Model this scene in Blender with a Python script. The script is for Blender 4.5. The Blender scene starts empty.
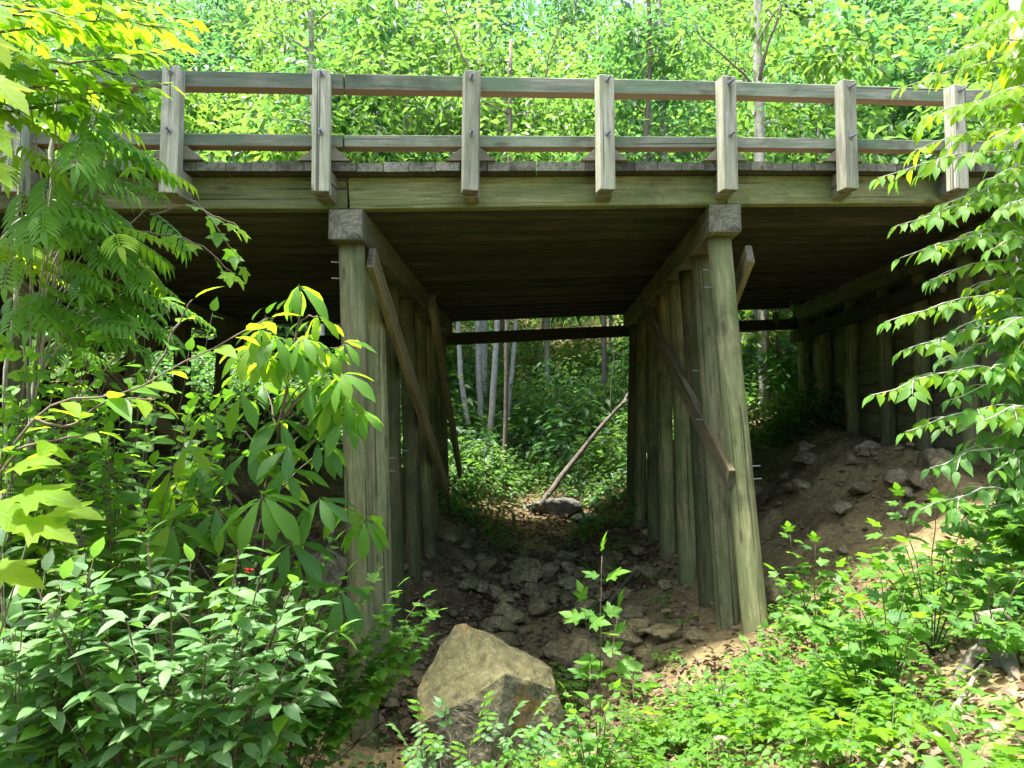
import bpy, bmesh, math, random
import numpy as np
from mathutils import Vector, Matrix, noise
R = random.Random(11)
NR = np.random.default_rng(11)
sc = bpy.context.scene
COL = sc.collection
F_PX = 780.0
PITCH = math.radians(3.23)
CP, SP = math.cos(PITCH), math.sin(PITCH)

def P(px, py, Y):
    """point seen at a pixel of the photograph, at distance Y in front of the eye (eye at the origin)"""
    a = (px - 512) / F_PX; b = (384 - py) / F_PX
    d = Vector((a, CP - b * SP, SP + b * CP))
    return d * (Y / d.y)

# ---------------------------------------------------------------- object helpers
def prop(o, label=None, cat=None, group=None, kind=None):
    if label: o['label'] = label
    if cat: o['category'] = cat
    if group: o['group'] = group
    if kind: o['kind'] = kind
    return o

def thing(name, label, cat, loc=(0, 0, 0), group=None):
    o = bpy.data.objects.new(name, None)
    o.empty_display_size = 0.1
    o.location = loc
    COL.objects.link(o)
    return prop(o, label, cat, group)

def origin_of(o):
    v = Vector((0, 0, 0))
    while o is not None:
        v += o.location
        o = o.parent
    return v

def mesh_np(name, V, T, mats, parent=None, idx=None, smooth=True, world=True):
    """one object from numpy vertices (n,3) and triangles (m,3); world coordinates"""
    V = np.asarray(V, dtype=np.float32); T = np.asarray(T, dtype=np.int32)
    if parent is not None and world:
        V = V - np.array(origin_of(parent), dtype=np.float32)
    me = bpy.data.meshes.new(name)
    me.vertices.add(len(V)); me.vertices.foreach_set('co', V.ravel())
    me.loops.add(T.size); me.loops.foreach_set('vertex_index', T.ravel())
    me.polygons.add(len(T))
    me.polygons.foreach_set('loop_start', np.arange(0, T.size, 3, dtype=np.int32))
    if idx is not None:
        me.polygons.foreach_set('material_index', np.asarray(idx, dtype=np.int32))
    me.polygons.foreach_set('use_smooth', np.full(len(T), smooth, dtype=bool))
    for m in (mats if isinstance(mats, (list, tuple)) else [mats]):
        me.materials.append(m)
    me.update(calc_edges=True); me.validate()
    o = bpy.data.objects.new(name, me)
    COL.objects.link(o)
    if parent is not None: o.parent = parent
    return o

def mesh_bm(name, bm, mat, parent=None, M=None, smooth=False):
    me = bpy.data.meshes.new(name)
    bm.to_mesh(me); bm.free()
    if smooth:
        for p in me.polygons: p.use_smooth = True
    me.materials.append(mat)
    o = bpy.data.objects.new(name, me)
    COL.objects.link(o)
    if M is not None: o.matrix_world = M
    if parent is not None:
        W = Matrix(o.matrix_basis)
        o.parent = parent
        o.matrix_basis = PINV(parent) @ W
    return o

def PINV(p):
    M = Matrix.Identity(4)
    while p is not None:
        M = p.matrix_basis @ M
        p = p.parent
    return M.inverted()

def frame(p0, p1, up=(0, 0, 1)):
    x = (Vector(p1) - Vector(p0)).normalized()
    u = Vector(up)
    y = u.cross(x).normalized()
    z = x.cross(y)
    M = Matrix((x, y, z)).transposed().to_4x4()
    M.translation = (Vector(p0) + Vector(p1)) / 2
    return M

def beam(name, p0, p1, w, h, mat, parent, up=(0, 0, 1), bev=0.008):
    """squared timber, its length along local X, w across, h along 'up'"""
    L = (Vector(p1) - Vector(p0)).length
    bm = bmesh.new()
    bmesh.ops.create_cube(bm, size=1)
    bmesh.ops.scale(bm, vec=(L, w, h), verts=bm.verts)
    bmesh.ops.bevel(bm, geom=list(bm.edges), offset=bev, segments=1, affect='EDGES')
    return mesh_bm(name, bm, mat, parent, frame(p0, p1, up))

def pole(name, p0, p1, r0, r1, mat, parent, seed=0, sides=22, rings=26):
    """round timber pile, slightly uneven, its length along local X"""
    L = (Vector(p1) - Vector(p0)).length
    bm = bmesh.new(); rows = []
    sx, sy = R.uniform(-.03, .03), R.uniform(-.03, .03)
    for i in range(rings + 1):
        t = i / rings; x = -L / 2 + L * t; r = r0 + (r1 - r0) * t
        by, bz = sx * math.sin(math.pi * t), sy * math.sin(math.pi * t)
        row = []
        for k in range(sides):
            a = 2 * math.pi * k / sides
            n = noise.noise(Vector((x * 1.1 + seed * 7.1, math.cos(a) * 1.3, math.sin(a) * 1.3 + seed)))
            n2 = noise.noise(Vector((x * .6, math.cos(a) * 6, math.sin(a) * 6 + seed * 3)))
            rr = r * (1 + .05 * n + .025 * n2)
            row.append(bm.verts.new((x, by + rr * math.cos(a), bz + rr * math.sin(a))))
        rows.append(row)
    for i in range(rings):
        for k in range(sides):
            bm.faces.new((rows[i][k], rows[i][(k + 1) % sides], rows[i + 1][(k + 1) % sides], rows[i + 1][k]))
    bm.faces.new(list(reversed(rows[0]))); bm.faces.new(rows[-1])
    bmesh.ops.recalc_face_normals(bm, faces=bm.faces)
    up = (0, 1, 0) if abs((Vector(p1) - Vector(p0)).normalized().z) > .8 else (0, 0, 1)
    o = mesh_bm(name, bm, mat, parent, frame(p0, p1, up))
    for p in o.data.polygons: p.use_smooth = len(p.vertices) == 4
    return o

# ---------------------------------------------------------------- materials
def newmat(name):
    m = bpy.data.materials.new(name); m.use_nodes = True
    nt = m.node_tree; nt.nodes.clear()
    out = nt.nodes.new('ShaderNodeOutputMaterial')
    return m, nt, out
def nd(nt, t, **kw):
    n = nt.nodes.new(t)
    for k, v in kw.items():
        if k in n.inputs: n.inputs[k].default_value = v
        else: setattr(n, k, v)
    return n
def ramp(nt, fac, stops):
    r = nt.nodes.new('ShaderNodeValToRGB')
    e = r.color_ramp.elements
    while len(e) < len(stops): e.new(0.5)
    for q, (p, c) in zip(e, stops):
        q.position = p
        q.color = (*c, 1) if isinstance(c, (tuple, list)) else (c, c, c, 1)
    nt.links.new(fac, r.inputs[0])
    return r.outputs[0]
def mixc(nt, fac, a, b, mode='MIX'):
    m = nt.nodes.new('ShaderNodeMix'); m.data_type = 'RGBA'; m.blend_type = mode
    for s, v in ((0, fac), (6, a), (7, b)):
        if hasattr(v, 'is_linked'): nt.links.new(v, m.inputs[s])
        else: m.inputs[s].default_value = (*v, 1) if isinstance(v, (tuple, list)) else v
    return m.outputs[2]
def noise_node(nt, vec, scale, detail=4, rough=.6, dist=0.0):
    n = nd(nt, 'ShaderNodeTexNoise', Scale=scale, Detail=detail, Roughness=rough, Distortion=dist)
    nt.links.new(vec, n.inputs['Vector'])
    return n.outputs[0]
def mathn(nt, op, a, b=0.0):
    m = nt.nodes.new('ShaderNodeMath'); m.operation = op
    for s, v in ((0, a), (1, b)):
        if hasattr(v, 'is_linked'): nt.links.new(v, m.inputs[s])
        else: m.inputs[s].default_value = v
    return m.outputs[0]
def mapping(nt, vec, scale):
    m = nt.nodes.new('ShaderNodeMapping'); m.inputs['Scale'].default_value = scale
    nt.links.new(vec, m.inputs['Vector'])
    return m.outputs[0]

def wood(name, dark, light, alt, alt_amt=.5, stain=.5, axis='X', under=None, rough=.85, endc=(.16, .155, .12), island=False):
    m, nt, out = newmat(name)
    tc = nd(nt, 'ShaderNodeTexCoord'); oi = nd(nt, 'ShaderNodeObjectInfo'); geo = nd(nt, 'ShaderNodeNewGeometry')
    off = nt.nodes.new('ShaderNodeVectorMath'); off.operation = 'ADD'
    rnd = geo.outputs['Random Per Island'] if island else oi.outputs['Random']
    rv = mathn(nt, 'MULTIPLY', rnd, 37.0)
    nt.links.new(tc.outputs['Object'], off.inputs[0]); nt.links.new(rv, off.inputs[1])
    v = off.outputs[0]
    st = {'X': (.45, 6, 6), 'Y': (6, .45, 6), 'Z': (6, 6, .45)}[axis]
    st2 = {'X': (.25, 22, 22), 'Y': (22, .25, 22), 'Z': (22, 22, .25)}[axis]
    g1 = noise_node(nt, mapping(nt, v, st), 3.2, 9, .74, .5)
    g2 = noise_node(nt, mapping(nt, v, st2), 1.6, 3, .5, .15)
    blot = noise_node(nt, mapping(nt, v, {'X': (.7, 1.6, 1.6), 'Y': (1.6, .7, 1.6), 'Z': (1.6, 1.6, .7)}[axis]), 1.9, 6, .7)
    st3 = noise_node(nt, v, 1.1, 5, .65)
    c = mixc(nt, ramp(nt, g1, [(.36, 0.), (.62, 1.)]), dark, light)
    c = mixc(nt, mathn(nt, 'MULTIPLY', ramp(nt, blot, [(.38, 0.), (.62, 1.)]), alt_amt), c, alt)
    tone = mathn(nt, 'ADD', mathn(nt, 'MULTIPLY', rnd, .85 if island else (.85 if 'pile' in name else .5)), .45 if island else (.5 if 'pile' in name else .72))
    c = mixc(nt, 1.0, c, tone, 'MULTIPLY')
    crack = ramp(nt, g2, [(.33, 1.), (.385, 0.)])
    c = mixc(nt, mathn(nt, 'MULTIPLY', crack, .75), c, (.02, .018, .013))
    c = mixc(nt, mathn(nt, 'MULTIPLY', ramp(nt, st3, [(.52, 0.), (.66, 1.)]), stain), c, (.035, .034, .024))
    kn = nd(nt, 'ShaderNodeTexVoronoi', Scale=1.0); nt.links.new(mapping(nt, v, {'X': (1.6, 5, 5), 'Y': (5, 1.6, 5), 'Z': (5, 5, 1.6)}[axis]), kn.inputs['Vector'])
    c = mixc(nt, mathn(nt, 'MULTIPLY', ramp(nt, kn.outputs['Distance'], [(.08, 1.), (.17, 0.)]), .6), c, (.05, .035, .02))
    # sawn ends (local X) show end grain
    vt = nt.nodes.new('ShaderNodeVectorTransform'); vt.vector_type = 'NORMAL'; vt.convert_from = 'WORLD'; vt.convert_to = 'OBJECT'
    nt.links.new(geo.outputs['True Normal'], vt.inputs[0])
    sep = nt.nodes.new('ShaderNodeSeparateXYZ'); nt.links.new(vt.outputs[0], sep.inputs[0])
    if axis == 'X':
        wv = nd(nt, 'ShaderNodeTexWave', Scale=7.0, Distortion=9.0, Detail=5.0)
        wv.inputs['Detail Scale'].default_value = 1.6
        wv.wave_type = 'RINGS'; wv.rings_direction = 'X'
        mo = nt.nodes.new('ShaderNodeMapping'); mo.inputs['Location'].default_value = (0, .09, .14); nt.links.new(tc.outputs['Object'], mo.inputs['Vector']); nt.links.new(mo.outputs[0], wv.inputs['Vector'])
        ec = mixc(nt, ramp(nt, wv.outputs[1], [(.2, 0.), (.8, 1.)]), tuple(x * .72 for x in endc), endc)
        ec = mixc(nt, ramp(nt, noise_node(nt, tc.outputs['Object'], 5, 5, .7), [(.42, 0.), (.66, .9)]), ec, (.03, .03, .025))
        isend = mathn(nt, 'GREATER_THAN', mathn(nt, 'ABSOLUTE', sep.outputs[0]), .9)
        c = mixc(nt, isend, c, ec)
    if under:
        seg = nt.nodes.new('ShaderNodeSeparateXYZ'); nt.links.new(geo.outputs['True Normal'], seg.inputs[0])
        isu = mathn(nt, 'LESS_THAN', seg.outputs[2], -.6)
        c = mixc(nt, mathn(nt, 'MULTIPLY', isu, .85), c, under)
    b = nd(nt, 'ShaderNodeBsdfPrincipled', Roughness=rough)
    b.inputs['Specular IOR Level'].default_value = .25
    nt.links.new(c, b.inputs['Base Color'])
    bu = nd(nt, 'ShaderNodeBump', Strength=.5, Distance=.008)
    hh = mathn(nt, 'SUBTRACT', g1, mathn(nt, 'MULTIPLY', crack, .7))
    nt.links.new(hh, bu.inputs['Height']); nt.links.new(bu.outputs[0], b.inputs['Normal'])
    nt.links.new(b.outputs[0], out.inputs[0])
    return m

def leafmat(name, cols, trans, tr=.45, rough=.42, spec=.5, vein=False):
    """leaf blade: cols = list of colours picked per leaf, trans = transmitted colour"""
    m, nt, out = newmat(name)
    geo = nd(nt, 'ShaderNodeNewGeometry')
    n = len(cols)
    c = ramp(nt, geo.outputs['Random Per Island'], [(i / max(1, n - 1), q) for i, q in enumerate(cols)])
    tcx = nd(nt, 'ShaderNodeTexCoord')
    nz = noise_node(nt, tcx.outputs['Object'], 1.3, 8, .72)
    c = mixc(nt, 1.0, c, ramp(nt, nz, [(.3, .72), (.7, 1.2)]), 'MULTIPLY')
    b = nd(nt, 'ShaderNodeBsdfPrincipled', Roughness=rough)
    b.inputs['Specular IOR Level'].default_value = spec
    t = nd(nt, 'ShaderNodeBsdfTranslucent')
    tcol = mixc(nt, geo.outputs['Random Per Island'], tuple(x * .75 for x in trans), trans)
    if vein:
        at = nt.nodes.new('ShaderNodeAttribute'); at.attribute_name = 'blade'
        sp = nt.nodes.new('ShaderNodeSeparateXYZ'); nt.links.new(at.outputs['Vector'], sp.inputs[0])
        ax = mathn(nt, 'ABSOLUTE', sp.outputs[0])
        rib = ramp(nt, ax, [(.006, 1.), (.022, 0.)])
        ph = mathn(nt, 'FRACT', mathn(nt, 'SUBTRACT', mathn(nt, 'MULTIPLY', sp.outputs[1], 9.5), mathn(nt, 'MULTIPLY', ax, 6.5)))
        side = ramp(nt, mathn(nt, 'ABSOLUTE', mathn(nt, 'SUBTRACT', ph, .5)), [(.02, 1.), (.13, 0.)])
        vn = mathn(nt, 'MAXIMUM', rib, mathn(nt, 'MULTIPLY', side, .5))
        ok = mathn(nt, 'GREATER_THAN', sp.outputs[1], 0.)
        vn = mathn(nt, 'MULTIPLY', vn, ok)
        c = mixc(nt, mathn(nt, 'MULTIPLY', vn, .45), c, (.16, .26, .07))
        tcol = mixc(nt, mathn(nt, 'MULTIPLY', vn, .4), tcol, tuple(x * .45 for x in trans))
        sn = noise_node(nt, tcx.outputs['Object'], 42, 3, .6)
        spot = mathn(nt, 'MULTIPLY', ramp(nt, sn, [(.66, 0.), (.72, 1.)]), .55)
        c = mixc(nt, spot, c, (.13, .085, .025)); tcol = mixc(nt, spot, tcol, (.16, .09, .02))
        bu = nd(nt, 'ShaderNodeBump', Strength=.35, Distance=.003); bu.invert = True
        nt.links.new(vn, bu.inputs['Height']); nt.links.new(bu.outputs[0], b.inputs['Normal'])
    nt.links.new(c, b.inputs['Base Color'])
    nt.links.new(tcol, t.inputs['Color'])
    mx = nd(nt, 'ShaderNodeMixShader'); mx.inputs[0].default_value = tr
    nt.links.new(b.outputs[0], mx.inputs[1]); nt.links.new(t.outputs[0], mx.inputs[2])
    nt.links.new(mx.outputs[0], out.inputs[0])
    return m

def simple(name, col, rough=.8, metal=0.0, var=.35, scale=6.0, bump=.3, dist=.02):
    m, nt, out = newmat(name)
    tc = nd(nt, 'ShaderNodeTexCoord'); oi = nd(nt, 'ShaderNodeObjectInfo')
    n = noise_node(nt, tc.outputs['Object'], scale, 6, .65)
    c = mixc(nt, ramp(nt, n, [(.3, 0.), (.7, 1.)]), tuple(x * (1 - var) for x in col), tuple(min(1, x * (1 + var)) for x in col))
    b = nd(nt, 'ShaderNodeBsdfPrincipled', Roughness=rough, Metallic=metal)
    nt.links.new(c, b.inputs['Base Color'])
    bu = nd(nt, 'ShaderNodeBump', Strength=bump, Distance=dist); nt.links.new(n, bu.inputs['Height'])
    nt.links.new(bu.outputs[0], b.inputs['Normal'])
    nt.links.new(b.outputs[0], out.inputs[0])
    return m

def rockmat(name, c0, c1, moss=(.07, .085, .02), moss_amt=.5, ochre=0.0):
    m, nt, out = newmat(name)
    tc = nd(nt, 'ShaderNodeTexCoord'); oi = nd(nt, 'ShaderNodeObjectInfo'); geo = nd(nt, 'ShaderNodeNewGeometry')
    off = nt.nodes.new('ShaderNodeVectorMath'); off.operation = 'ADD'
    nt.links.new(tc.outputs['Object'], off.inputs[0]); nt.links.new(mathn(nt, 'MULTIPLY', oi.outputs['Random'], 31.), off.inputs[1])
    v = off.outputs[0]
    big = noise_node(nt, v, 1.7, 8, .68, .4); fine = noise_node(nt, v, 14, 8, .7); mid = noise_node(nt, v, 3.1, 5, .6, .6)
    c = mixc(nt, ramp(nt, big, [(.32, 0.), (.68, 1.)]), c0, c1)
    c = mixc(nt, 1.0, c, ramp(nt, fine, [(.28, .42), (.72, 1.35)]), 'MULTIPLY')
    crk = noise_node(nt, v, 2.6, 9, .6, 1.4)
    c = mixc(nt, mathn(nt, 'MULTIPLY', ramp(nt, mathn(nt, 'ABSOLUTE', mathn(nt, 'SUBTRACT', crk, .5)), [(.004, 1.), (.03, 0.)]), .6), c, (.03, .028, .02))
    sep = nt.nodes.new('ShaderNodeSeparateXYZ'); nt.links.new(geo.outputs['Normal'], sep.inputs[0])
    up = mathn(nt, 'ADD', sep.outputs[2], mathn(nt, 'MULTIPLY', mid, 1.2))
    c = mixc(nt, mathn(nt, 'MULTIPLY', ramp(nt, up, [(.8, 0.), (1.15, 1.)]), moss_amt), c, moss)
    if ochre:
        c = mixc(nt, mathn(nt, 'MULTIPLY', ramp(nt, noise_node(nt, v, 2.3, 3, .5, .3), [(.58, 0.), (.68, 1.)]), ochre), c, (.24, .13, .035))
    c = mixc(nt, mathn(nt, 'MULTIPLY', ramp(nt, mid, [(.28, 1.), (.4, 0.)]), .65), c, (.045, .042, .032))
    c = mixc(nt, 1.0, c, ramp(nt, noise_node(nt, v, 9, 10, .8, .6), [(.36, .4), (.66, 1.35)]), 'MULTIPLY')
    c = mixc(nt, 1.0, c, mathn(nt, 'ADD', mathn(nt, 'MULTIPLY', oi.outputs['Random'], .65), .7), 'MULTIPLY')
    b = nd(nt, 'ShaderNodeBsdfPrincipled', Roughness=.85)
    b.inputs['Specular IOR Level'].default_value = .3
    nt.links.new(c, b.inputs['Base Color'])
    bu = nd(nt, 'ShaderNodeBump', Strength=.9, Distance=.05)
    nt.links.new(mathn(nt, 'ADD', mid, mathn(nt, 'MULTIPLY', fine, .45)), bu.inputs['Height']); nt.links.new(bu.outputs[0], b.inputs['Normal'])
    nt.links.new(b.outputs[0], out.inputs[0])
    return m

M_POST = wood('post_wood', (.19, .185, .14), (.47, .465, .385), (.22, .26, .155), .6, .22, endc=(.3, .29, .25))
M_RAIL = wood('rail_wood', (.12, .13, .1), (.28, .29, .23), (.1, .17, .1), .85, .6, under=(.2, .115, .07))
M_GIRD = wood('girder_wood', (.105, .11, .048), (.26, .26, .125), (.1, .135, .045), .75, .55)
M_STR = wood('stringer_wood', (.026, .026, .018), (.085, .082, .058), (.035, .045, .024), .7, .4)  # under-deck timbers darkened: part of their shade is in the colour
M_CAP = wood('cap_wood', (.1, .095, .06), (.22, .21, .14), (.1, .11, .06), .5, .5, endc=(.24, .23, .18))
M_PILE_SHADED = wood('pile_wood', (.065, .06, .028), (.22, .2, .095), (.07, .1, .035), .85, .55, endc=(.2, .19, .14))  # inner piles: the shade under the deck is put into this darker colour
M_PILE_LIT = wood('lit_post_wood', (.12, .115, .055), (.36, .34, .19), (.125, .16, .065), .8, .45, endc=(.2, .19, .14))  # paler copy: light on the outer and abutment piles put into the colour
M_BRACE = wood('brace_wood', (.15, .125, .07), (.32, .265, .15), (.15, .15, .07), .5, .3)
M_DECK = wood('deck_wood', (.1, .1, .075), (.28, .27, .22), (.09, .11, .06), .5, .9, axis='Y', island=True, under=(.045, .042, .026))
M_LAG = wood('lagging_wood', (.15, .14, .09), (.31, .28, .18), (.14, .16, .09), .5, .4, axis='Y', island=True)
M_LAG2 = wood('wing_wall_wood', (.15, .14, .09), (.31, .28, .18), (.14, .16, .09), .5, .4, axis='X', island=True)
M_BLOCK = wood('block_wood', (.13, .12, .09), (.28, .26, .19), (.13, .15, .09), .5, .3)
M_STEEL = simple('galvanised_steel', (.26, .27, .28), .5, .8, .25, 25, .1)
M_BARK = simple('bark', (.13, .11, .085), .9, 0, .5, 14, .8)
M_BARKP = simple('pale_bark', (.3, .29, .25), .85, 0, .35, 9, .5)
M_BARKG = simple('green_stem', (.09, .11, .04), .7, 0, .3, 9, .2)
M_TWIG = simple('twig_bark', (.11, .085, .06), .85, 0, .35, 12, .4)
M_DEAD = simple('dead_wood', (.2, .175, .135), .85, 0, .4, 9, .6)
M_LOG = simple('grey_log_bark', (.12, .105, .085), .9, 0, .55, 7, .9, .03)
M_ROCK = rockmat('sandstone', (.25, .195, .1), (.5, .41, .25), moss=(.13, .13, .035), moss_amt=.4)
M_BOULD = rockmat('boulder_stone', (.13, .115, .08), (.28, .25, .18), moss=(.12, .115, .04), moss_amt=.7, ochre=.7)
M_TAN = rockmat('tan_stone', (.26, .2, .125), (.46, .38, .26), moss_amt=.25, ochre=.4)
M_GREY = rockmat('grey_stone', (.22, .22, .2), (.36, .36, .34), moss_amt=.25)
M_RED = simple('red_petal', (.55, .02, .02), .5, 0, .2, 20, .1)

M_L_YEL = leafmat('leaf_yellow_green', [(.14, .26, .01), (.1, .22, .012), (.18, .27, .012)], (.46, .78, .02), .58, rough=.55, spec=.22, vein=True)
M_L_BRI = leafmat('leaf_bright', [(.07, .19, .02), (.1, .23, .02), (.06, .17, .02)], (.28, .64, .03), .5, rough=.52, spec=.35, vein=True)
M_L_MID = leafmat('leaf_mid', [(.045, .15, .025), (.07, .185, .025), (.035, .13, .03)], (.22, .54, .035), .44, rough=.5, spec=.4, vein=True)
M_L_DRK = leafmat('leaf_dark', [(.025, .105, .025), (.035, .125, .026), (.022, .095, .026)], (.12, .42, .03), .4, rough=.5, spec=.35, vein=True)
M_L_GLS = leafmat('leaf_glossy', [(.07, .18, .05), (.11, .22, .075), (.055, .155, .045), (.15, .25, .13)], (.24, .54, .05), .38, rough=.5, spec=.5, vein=True)
M_L_FAR = leafmat('leaf_far', [(.055, .14, .03), (.085, .17, .04), (.04, .11, .03), (.12, .19, .06)], (.24, .48, .07), .48, rough=.45, spec=.5)
M_L_FRB = leafmat('leaf_far_blue', [(.04, .13, .05), (.06, .155, .06), (.03, .105, .045), (.1, .18, .09)], (.16, .42, .1), .42, rough=.42, spec=.6)
M_L_FRY = leafmat('leaf_far_yellow', [(.1, .19, .025), (.135, .22, .03), (.08, .17, .03)], (.3, .56, .06), .46, rough=.5, spec=.4)
M_LITT = leafmat('dead_leaf', [(.09, .055, .034), (.15, .105, .068), (.25, .19, .135), (.07, .045, .03)], (.2, .1, .04), .15, rough=.75, spec=.25)
# ---------------------------------------------------------------- leaves
def strip_leaf(prof, fold=.25, droop=.25, pet=.12, wave=0.0):
    """blade along +Y from the end of a petiole; V-folded and drooping; total length 1"""
    V = []; T = []
    def bend(y): return -droop * y * y
    V += [(-.008, 0, 0), (.008, 0, 0), (0, pet, bend(pet))]
    T += [(0, 1, 2)]
    rows = []
    for i, (t, w) in enumerate(prof):
        y = pet + (1 - pet) * t
        z = bend(y)
        if w == 0:
            V.append((0, y, z)); rows.append((len(V) - 1,))
        else:
            up = fold * w + (wave * (1 if i % 2 else -1))
            V += [(-w, y - .02, z + up), (0, y, z), (w, y - .02, z + up * .9)]
            rows.append((len(V) - 3, len(V) - 2, len(V) - 1))
    for a, b in zip(rows, rows[1:]):
        if len(a) == 1: T += [(a[0], b[1], b[0]), (a[0], b[2], b[1])]
        elif len(b) == 1: T += [(a[0], a[1], b[0]), (a[1], a[2], b[0])]
        else:
            T += [(a[0], a[1], b[1]), (a[0], b[1], b[0]), (a[1], a[2], b[2]), (a[1], b[2], b[1])]
    V = np.array(V, float)
    return V, np.array(T, int), V[:, :2].copy()

def fan_leaf(half, cy=.3, fold=.12, droop=.28, pet=.35):
    """lobed blade, mirrored outline fanned from the midrib, on a petiole"""
    out = list(half) + [(-x, y) for x, y in reversed(half[:-1]) if x != 0]
    V = [(-.008, 0, 0), (.008, 0, 0)]
    cen = (0, cy)
    pts = [cen] + out
    for x, y in pts:
        r2 = x * x + (y - .1) ** 2
        V.append((x, y + pet, fold * abs(x) - droop * r2))
    T = [(0, 1, 3)]
    n = len(out)
    for i in range(n):
        T.append((2, 3 + i, 3 + (i + 1) % n))
    V = np.array(V, float) / (1 + pet)
    return V, np.array(T, int), V[:, :2].copy()

OVATE = strip_leaf([(0, 0), (.12, .19), (.33, .265), (.6, .2), (.82, .085), (1, 0)], .22, .22)
ELLIP = strip_leaf([(0, 0), (.18, .14), (.42, .21), (.68, .165), (.87, .07), (1, 0)], .3, .3)
OBOV = strip_leaf([(0, 0), (.2, .07), (.42, .13), (.62, .17), (.78, .155), (.91, .08), (1, 0)], .35, .42, .06, .012)
BEECH = strip_leaf([(0, 0), (.14, .16), (.38, .23), (.66, .165), (.86, .065), (1, 0)], .25, .3, .08)
LANCE = strip_leaf([(0, 0), (.13, .12), (.4, .15), (.72, .09), (1, 0)], .3, .35, .05)
MAPLE = fan_leaf([(0, 0), (.15, -.06), (.42, .02), (.3, .12), (.34, .2), (.62, .5), (.5, .47), (.44, .55), (.24, .44), (.27, .62), (.2, .68), (.16, .8), (0, 1.02)])
TULIP = fan_leaf([(0, .02), (.28, -.03), (.47, .1), (.36, .32), (.42, .46), (.46, .74), (.24, .76), (0, .66)], cy=.3, pet=.3)
QUAD = (np.array([(0, 0, 0), (-.24, .45, .06), (0, 1, -.2), (.24, .45, .06)], float), np.array([(0, 2, 1), (0, 3, 2)]))

def rotm(f, u):
    f = f / np.linalg.norm(f); x = np.cross(f, u); x /= np.linalg.norm(x); z = np.cross(x, f)
    return np.stack([x, f, z], 1)

def compound(leaf, spots, rach=None, w=.006):
    """compound leaf: spots = [(pos, fwd, up, scale)]"""
    Vs = []; Ts = []; Us = []; n = 0
    if rach:
        for a, b in zip(rach, rach[1:]):
            a, b = np.array(a), np.array(b)
            Vs.append(np.array([a + (-w, 0, 0), a + (w, 0, 0), b + (w, 0, 0), b + (-w, 0, 0)]))
            Us.append(np.full((4, 2), -1.)); Ts.append(np.array([(0, 1, 2), (0, 2, 3)]) + n); n += 4
    for p, f, u, s in spots:
        M = rotm(np.array(f, float), np.array(u, float))
        Vs.append(leaf[0] @ M.T * s + np.array(p)); Ts.append(leaf[1] + n); Us.append(leaf[2]); n += len(leaf[0])
    return np.concatenate(Vs), np.concatenate(Ts), np.concatenate(Us)

def pinnate(pairs=7, leaf=LANCE, ll=.3, droop=.28, start=.2, ang=62, lift=0.0):
    rach = [(0, t, -droop * t * t) for t in np.linspace(0, .86, 5)]
    sp = []
    for i in range(pairs):
        t = start + (.84 - start) * i / (pairs - 1)
        s = ll * (1 - .35 * abs(i / (pairs - 1) - .45))
        a = math.radians(ang - 14 * i / (pairs - 1))
        for sg in (-1, 1):
            sp.append(((0, t, -droop * t * t), (sg * math.sin(a), math.cos(a), -.12 - .22 * t), (sg * -.12, 0, 1), s))
    sp.append(((0, .86, -droop * .74), (0, 1, -.7), (0, 0, 1), ll * .95))
    return compound(leaf, sp, rach)

PINN = pinnate(7)
PINN9 = pinnate(9, ll=.25, droop=.35)
TRIF = compound(OVATE, [((0, .35, 0), (0, 1, -.25), (0, 0, 1), .65), ((0, .33, 0), (.8, .45, -.25), (0, 0, 1), .55), ((0, .33, 0), (-.8, .45, -.25), (0, 0, 1), .55)], [(0, 0, 0), (0, .35, 0)])
PALM5 = compound(OBOV, [((0, .3, 0), (math.sin(a), math.cos(a), -.3), (0, 0, 1), .72 - .1 * abs(a)) for a in (-1.7, -.85, 0, .85, 1.7)], [(0, 0, 0), (0, .3, 0)])
PINN5 = pinnate(3, OVATE, .42, .2, .3, 60)

def unit(a):
    return a / np.maximum(1e-9, np.linalg.norm(a, axis=-1, keepdims=True))

class Leaves:
    def __init__(self): self.V = []; self.T = []; self.I = []; self.U = []; self.n = 0
    def add(self, tpl, pos, fwd, up, scale, slot=0):
        pos = np.atleast_2d(np.asarray(pos, float)); n = len(pos)
        f = unit(np.broadcast_to(np.asarray(fwd, float), (n, 3)))
        u = np.broadcast_to(np.asarray(up, float), (n, 3))
        x = np.cross(f, u); bad = np.linalg.norm(x, axis=1) < 1e-4
        if bad.any(): x[bad] = (1, 0, 0)
        x = unit(x); z = np.cross(x, f)
        s = np.broadcast_to(np.asarray(scale, float), (n,))[:, None, None]
        V, T = tpl[:2]
        self.U.append(np.tile(tpl[2] if len(tpl) > 2 else np.full((len(V), 2), -1.), (n, 1)))
        W = (V[None, :, 0:1] * x[:, None] + V[None, :, 1:2] * f[:, None] + V[None, :, 2:3] * z[:, None]) * s + pos[:, None]
        m = len(V)
        TT = T[None] + (np.arange(n) * m)[:, None, None] + self.n
        self.V.append(W.reshape(-1, 3)); self.T.append(TT.reshape(-1, 3)); self.n += n * m
        self.I.append(np.full(n * len(T), slot, dtype=np.int32))
    def build(self, name, mats, parent=None, world=True):
        o = mesh_np(name, np.concatenate(self.V), np.concatenate(self.T), mats, parent, np.concatenate(self.I), True, world)
        U = np.concatenate(self.U)
        if U.max() > 0 and len(U) == len(o.data.vertices):
            at = o.data.attributes.new('blade', 'FLOAT2', 'POINT'); at.data.foreach_set('vector', U.astype(np.float32).ravel())
        return o

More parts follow.
